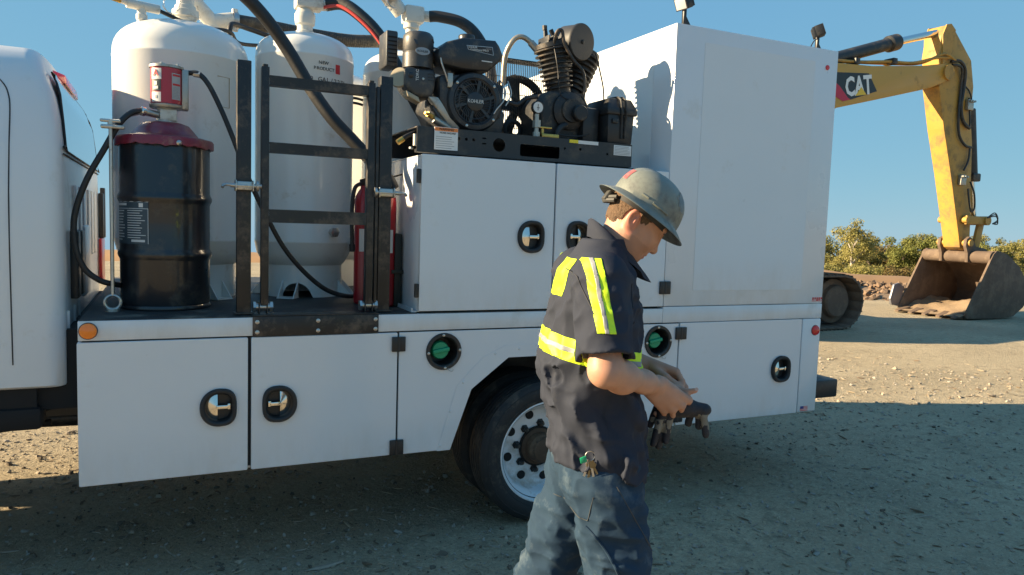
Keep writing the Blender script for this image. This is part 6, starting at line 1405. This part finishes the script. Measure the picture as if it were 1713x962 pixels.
def chips(name, n, r0, r1, p, lmin, lmax, label):
    x, y, r_ = scatter(n, r0, r1, p); ln = lmin*(lmax/lmin)**(rng.random(n)**1.8)*(.85+.045*r_); wd = ln*(.05+.16*rng.random(n)**2)+.0012; th = wd*(.3+.4*rng.random(n))
    a = rng.random(n)*math.pi; tilt = rng.normal(size=n)*.13; bend = rng.normal(size=n)*.18; z = gz(x, y)+th*.5+np.abs(tilt)*ln*.32+.0012
    st = np.array([-.5, -.17, .17, .5]); V = np.zeros((n, 16, 3))
    for i, t in enumerate(st):
        wf = (.55, 1, .9, .4)[i]; cx_ = t*ln; cy_ = bend*ln*(t*t*2-.2); cz_ = tilt*t*ln
        for j, (sw, st_) in enumerate(((-1, -1), (1, -1), (1, 1), (-1, 1))):
            lx = cx_; ly = cy_+sw*wd*.5*wf; V[:, i*4+j, 0] = x+lx*np.cos(a)-ly*np.sin(a); V[:, i*4+j, 1] = y+lx*np.sin(a)+ly*np.cos(a); V[:, i*4+j, 2] = z+cz_+st_*th*.5*wf
    f0 = []
    for i in range(3):
        for j in range(4): k = (j+1) % 4; f0.append((i*4+j, i*4+k, i*4+4+k, i*4+4+j))
    f0 += [(3, 2, 1, 0), (12, 13, 14, 15)]; f0 = np.array(f0)
    F = (f0[None]+(np.arange(n)*16)[:, None, None]).reshape(-1, 4)
    me = bpy.data.meshes.new(name); me.from_pydata(V.reshape(-1, 3).tolist(), [], F.tolist())
    for m in CHM: me.materials.append(m)
    me.polygons.foreach_set('material_index', np.repeat(rng.choice(3, n, p=[.34, .40, .26]), len(f0))); me.update()
    return tag(link(bpy.data.objects.new(name, me), None, (0, 0, 0)), label, 'wood chips', kind='stuff')
stones('dark_clods', 6000, .004, .020, 1.5, 6.5, .9, 'dark clods of soil mixed with the gravel near the truck')
chips('wood_chips', 15000, 1.3, 12, .9, .010, .075, 'small wood chips and splinters littering the dirt')
def big_chip(x, y, ln, wd, ang, bend, mat, label, th=.010):
    pts = []; n = 9; V = []; F = []
    z = float(gz(x, y)[0]); ca, sa = math.cos(ang), math.sin(ang); rg = random.Random(int(x*1000))
    for i in range(n):
        t = i/(n-1)-.5; wf = (1-abs(2*t)**3)*.85+.15+.15*rg.uniform(-1, 1); lx = t*ln; ly = bend*ln*(4*t*t-.4)
        for sw, sh_ in ((-1, 0), (-.6, 1), (.5, 1.1), (1, 0)):
            q = ly+sw*wd*.5*wf; V.append((x+lx*ca-q*sa, y+lx*sa+q*ca, z+.002+sh_*th*wf+.004*abs(t)*2))
    for i in range(n-1):
        for j in range(4): k = (j+1) % 4; F.append((i*4+j, i*4+k, i*4+4+k, i*4+4+j))
    F += [(3, 2, 1, 0), tuple((n-1)*4+j for j in range(4))]
    tag(B().add(V, F).out('wood_chip', mat, None, 50), label, 'wood chip', 'larger wood chips on the dirt')
big_chip(2.932, -1.312, .135, .030, R(-25), .03, CHM[1], 'broad grey wood chip nearest the bottom right corner of the picture', .014)
big_chip(3.02, -1.04, .120, .032, R(-55), .05, CHM[0], 'split pale wood chip just beyond the broad grey chip')
big_chip(2.385, -.215, .105, .030, R(-40), .05, CHM[0], 'flat tan wood chip on the ground below the rear door handle')
big_chip(2.20, -.02, .13, .020, R(20), .02, CHM[1], 'narrow grey splinter behind the gloves under the rear door')
big_chip(.52, -.78, .085, .014, R(-55), .12, CHM[0], 'curled pale splinter in front of the second door')
big_chip(-.20, -.38, .15, .014, R(35), .03, CHM[0], 'straight pale stick on dark soil below the first door')
big_chip(2.02, -1.02, .11, .013, R(60), .35, CHM[0], 'crooked pale twig right of the walking legs')
big_chip(.70, -.10, .20, .022, R(12), .04, CHM[1], 'long grey branch piece under the second door edge')
# ------------------------------------------------------------------ rubble berm, earth bank
ROCKM = [M('rubble_a', (.19, .125, .08), .9, 0, .25, 6, .3, 30), M('rubble_b', (.13, .09, .062), .9, 0, .25, 6, .3, 30), M('rubble_c', (.24, .165, .11), .9, 0, .25, 6, .3, 30)]
RB = thing('rubble_berm', 'low berm of broken brown stones beyond the excavator bucket', 'rubble', (18.8, 9.8, 0))
axd = Vector((2.5, -1.3, 0)).normalized(); axn = Vector((-axd.y, axd.x, 0))
co = B(); rings = []
for i in range(41):
    s = -9+i*.62; c = Vector((18.8, 9.95, 0))+axd*s+axn*.8
    rings.append([c+axn*t+Vector((0, 0, hgt-.25+.05*math.sin(i*1.7+t*3))) for t, hgt in ((-1.0, .12), (-.6, .34), (-.1, .50), (.5, .55), (1.1, .36), (1.6, .1), (1.6, -.2), (-1.0, -.2))])
co.loft(rings).out('earth_core', M('berm_earth', (.20, .145, .10), .95, 0, .3, 5, .6, 20), RB)
rmesh = []
for k in range(7):
    J = IV*(1+.30*rng.normal(size=(len(IV), 1)).clip(-1.2, 1.2))*np.array([1, .8, .68]); me = bpy.data.meshes.new('stone'); me.from_pydata(J.tolist(), [], IF.tolist()); me.materials.append(ROCKM[k % 3]); rmesh.append(me)
for i in range(290):
    s = rng.uniform(-4.2, 6.5); t = rng.uniform(-1.15, .45)
    c = Vector((18.8, 9.95, 0))+axd*s+axn*(.8+t); hgt = np.interp(t, [-1.15, -1.0, -.6, -.1, .5], [-.06, -.06, .12, .28, .33])
    o = bpy.data.objects.new('stone', rmesh[i % 7]); sz = rng.uniform(.055, .15); link(o, RB, c+Vector((0, 0, hgt+sz*.15))); o.scale = (sz, sz*rng.uniform(.8, 1.2), sz); o.rotation_euler = tuple(rng.uniform(0, 6.28, 3))
n_ = 2200; s_ = rng.uniform(-9, 15, n_); t_ = rng.uniform(-1.35, 1.2, n_); hh_ = np.interp(t_, [-1.35, -1.0, -.6, -.1, .5, 1.2], [-.03, -.06, .12, .28, .33, .20]); c_ = np.array((18.8, 9.95, 0))+s_[:, None]*np.array(axd)+(.8+t_)[:, None]*np.array(axn); z_ = rng.uniform(.03, .085, n_)
P_ = np.einsum('nij,nvj->nvi', rotz_rand(n_), IV[None]*(1+.28*rng.normal(size=(n_, len(IV), 1)).clip(-1.2, 1.2)))*z_[:, None, None]+(c_+np.stack([0*hh_, 0*hh_, hh_+z_*.3], 1))[:, None, :]
me = bpy.data.meshes.new('small_rubble'); me.from_pydata(P_.reshape(-1, 3).tolist(), [], (IF[None]+(np.arange(n_)*len(IV))[:, None, None]).reshape(-1, 3).tolist())
for m in ROCKM: me.materials.append(m)
me.polygons.foreach_set('material_index', np.repeat(rng.choice(3, n_), len(IF))); me.update(); tag(link(bpy.data.objects.new('small_rubble', me), RB, (0, 0, 0)), kind='stuff')
bkm = M('bank_earth', (.30, .175, .085), .95, 0, .22, .8, .4, 8)
bk_ = B(); rings = []
for i in range(60):
    s = -34+i*1.25; c = Vector((25.0, 24.5, 0))+axd*s
    z0_ = float(gz(c.x, c.y)[0]); hh = .52+.08*math.sin(i*.5)+.05*math.sin(i*1.9)
    rings.append([c+axn*t+Vector((0, 0, z0_+h_)) for t, h_ in ((-2.2, -.25), (-1.2, hh*.5), (-.3, hh*.95), (.8, hh), (3.5, hh*.4), (4.5, -.6))])
ob = bk_.loft(rings).out('earth_bank', bkm, None, 60); tag(ob, kind='structure')
# ------------------------------------------------------------------ trees
def leaf_mat(name, col, var):
    m = bpy.data.materials.new(name); m.use_nodes = True; nt = m.node_tree; n = nt.nodes; l = nt.links; b = n['Principled BSDF']
    tc = n.new('ShaderNodeTexCoord'); z = n.new('ShaderNodeTexNoise'); z.inputs['Scale'].default_value = 1.6; z.inputs['Detail'].default_value = 8; z.inputs['Roughness'].default_value = .75; l.new(tc.outputs['Object'], z.inputs['Vector'])
    mx = n.new('ShaderNodeMix'); mx.data_type = 'RGBA'; mx.inputs[6].default_value = col+(1,); mx.inputs[7].default_value = var+(1,)
    r_ = n.new('ShaderNodeMapRange'); r_.inputs[1].default_value = .38; r_.inputs[2].default_value = .62; l.new(z.outputs['Fac'], r_.inputs[0]); l.new(r_.outputs[0], mx.inputs[0])
    l.new(mx.outputs[2], b.inputs['Base Color']); b.inputs['Roughness'].default_value = .7; b.inputs['Specular IOR Level'].default_value = .25
    tr = n.new('ShaderNodeBsdfTranslucent'); l.new(mx.outputs[2], tr.inputs[0]); ms = n.new('ShaderNodeMixShader'); ms.inputs[0].default_value = .3
    l.new(b.outputs[0], ms.inputs[1]); l.new(tr.outputs[0], ms.inputs[2]); l.new(ms.outputs[0], n['Material Output'].inputs[0])
    return m
LEAF = [leaf_mat('leaf_green', (.125, .150, .036), (.220, .215, .062)), leaf_mat('leaf_olive', (.165, .170, .048), (.280, .245, .085)), leaf_mat('leaf_rust', (.150, .095, .040), (.160, .140, .045)), leaf_mat('leaf_yellow', (.200, .195, .052), (.330, .280, .100))]  # leaf tones lightened in place of distance haze
BARK = M('bark', (.12, .095, .07), .9, 0, .3, 8, .3, 20)
BARKP = M('bark_pale', (.36, .32, .27), .85, 0, .2, 8, .3, 20)
def bearing(px, d):
    a = (px-856.5)/1241.5; v = Vector((math.sin(YAW)+a*math.cos(YAW), math.cos(YAW)-a*math.sin(YAW), 0)); return Vector((CAM.x, CAM.y, 0))+v*d
def leaves(C_, n, sz, flat=.5):
    """n leaf faces round clump centres C_ (c, r)"""
    c = np.array([k[0] for k in C_]); r_ = np.array([k[1] for k in C_]); wgt = r_**2/np.sum(r_**2); i = rng.choice(len(c), n, p=wgt)
    d = rng.normal(size=(n, 3)); d /= np.linalg.norm(d, axis=1)[:, None]; rad = r_[i]*(rng.random(n)**.45)
    p = c[i]+d*rad[:, None]*np.array([1, 1, .8]); nn = d+rng.normal(size=(n, 3))*.7+np.array([0, 0, .5]); nn /= np.linalg.norm(nn, axis=1)[:, None]
    t = np.cross(nn, rng.normal(size=(n, 3))); t /= np.linalg.norm(t, axis=1)[:, None]; b_ = np.cross(nn, t); s = sz*(.55+.9*rng.random(n))[:, None]
    V = np.stack([p-t*s, p+b_*s*.55, p+t*s, p-b_*s*.55], 1).reshape(-1, 3); F = np.arange(4*n).reshape(n, 4); return V, F
def tree(px, d, h, w, mat, label, n=1500, bark=BARK, name='tree', trunk_f=.30, sparse=1.0):
    p = bearing(px, d); z0_ = float(gz(p.x, p.y)[0])-.05
    t = thing(name, label, 'tree' if name == 'tree' else 'shrub', (p.x, p.y, z0_), 'scrubby trees on the far side' if name == 'tree' else 'low shrubs before the trees')
    tb2 = B(); top = Vector((p.x+rng.uniform(-.2, .2)*h*.2, p.y, z0_+h*.62)); base = Vector((p.x, p.y, z0_))
    mid = base.lerp(top, .5)+Vector((rng.uniform(-.08, .08)*h, rng.uniform(-.05, .05)*h, 0))
    tb2.tube([base, mid, top], .03*h, 7, 4, rr=lambda q: .026*h*(1-.75*q)+.004)
    C_ = []
    nl = 7 if name == 'tree' else 4
    for k in range(nl):
        f = rng.uniform(trunk_f, .95); st = base.lerp(mid, f*2) if f < .5 else mid.lerp(top, f*2-1); a = rng.uniform(0, 6.28); ln = w*.5*rng.uniform(.55, 1.0)
        en = st+Vector((math.cos(a)*ln, math.sin(a)*ln, h*rng.uniform(.06, .26))); tb2.tube([st, st.lerp(en, .5)+Vector((0, 0, .05*h)), en], .01*h, 5, 3, rr=lambda q: .011*h*(1-.8*q)+.003)
        C_.append((tuple(en), w*rng.uniform(.13, .22))); C_.append((tuple(st.lerp(en, .65)+Vector((0, 0, .08*h))), w*rng.uniform(.12, .20)))
    for k in range(13):
        a = rng.uniform(0, 6.28); q = rng.random()**.5*w*.42; zz = z0_+h*(rng.uniform(.16, .92) if name == 'tree' else rng.uniform(.2, .85)); q *= math.sqrt(max(.15, 1-((zz-z0_)/h-.5)**2*2.6)); C_.append(((p.x+math.cos(a)*q, p.y+math.sin(a)*q, zz), w*rng.uniform(.12, .20)))
    tb2.out('trunk', bark, t)
    V, F = leaves(C_, int(n*sparse), .075 if name == 'tree' else .065); lo = V.min(0)
    me = bpy.data.meshes.new('crown'); c0 = np.array((p.x, p.y, z0_)); me.from_pydata((V-c0).tolist(), [], F.tolist()); me.materials.append(mat); me.update()
    link(bpy.data.objects.new('crown', me), t, c0)
TREES = [(1392, 64, 3.3, 3.4, 1, 'green tree just right of the tall white box'), (1424, 58, 4.0, 3.6, 3, 'yellow green tree with a pale bare trunk beside the tracks'), (1452, 66, 3.5, 3.4, 1, 'olive tree right of the pale trunked tree'),
         (1480, 70, 3.4, 3.6, 2, 'rust tinged tree in the middle of the tree line'), (1506, 62, 3.5, 3.4, 0, 'darker green tree between the rust tinged tree and the bucket'), (1534, 66, 3.9, 3.6, 1, 'rounded olive tree left of the excavator stick'), (1562, 60, 3.7, 3.2, 0, 'green tree directly behind the foot of the stick'),
         (1592, 66, 3.6, 3.4, 1, 'tree hidden mostly behind the bucket ears'), (1628, 60, 3.5, 3.4, 0, 'green tree showing right of the bucket link'), (1655, 64, 4.1, 3.8, 3, 'tallest yellow green tree above the bucket'), (1688, 58, 3.8, 3.6, 1, 'broad olive tree above the bucket back'), (1722, 62, 4.0, 3.8, 3, 'yellow green tree at the right edge of the picture')]
for px_, d_, h_, w_, mi_, lb_ in TREES: tree(px_, d_, h_*(1.10+.22*rng.random()), w_, LEAF[mi_], lb_, 9500, BARKP if px_ == 1424 else BARK, sparse=.55 if px_ == 1424 else 1)
for k, (px_, d_) in enumerate(((1400, 52), (1440, 50), (1468, 53), (1497, 51), (1522, 52), (1700, 50))):
    tree(px_, d_, 1.25, 2.6, LEAF[(1, 3, 1, 2, 3, 1)[k]], ('low olive shrub beside the white box edge', 'low yellow green shrub at the foot of the pale trunk', 'low olive shrub under the rust tinged tree', 'brownish low shrub above the rubble', 'low yellow green shrub left of the bucket', 'low olive shrub behind the bucket back')[k], 2200, name='shrub', trunk_f=.1)
# the wood goes on as one mass behind and to the sides
C_ = []
for i in range(260):
    s = rng.uniform(-55, 45); p = bearing(1540, 72)+axd*s+axn*rng.uniform(0, 8); z0_ = float(gz(p.x, p.y)[0]); C_.append(((p.x, p.y, z0_+rng.uniform(.4, 3.9)), rng.uniform(.8, 1.4)))
V, F = leaves(C_, 60000, .14)
me = bpy.data.meshes.new('far_wood'); me.from_pydata(V.tolist(), [], F.tolist()); me.materials.append(LEAF[1]); me.update()
tag(link(bpy.data.objects.new('far_wood', me), None, (0, 0, 0)), 'mass of scrub wood behind the separate trees', 'wood', kind='stuff')
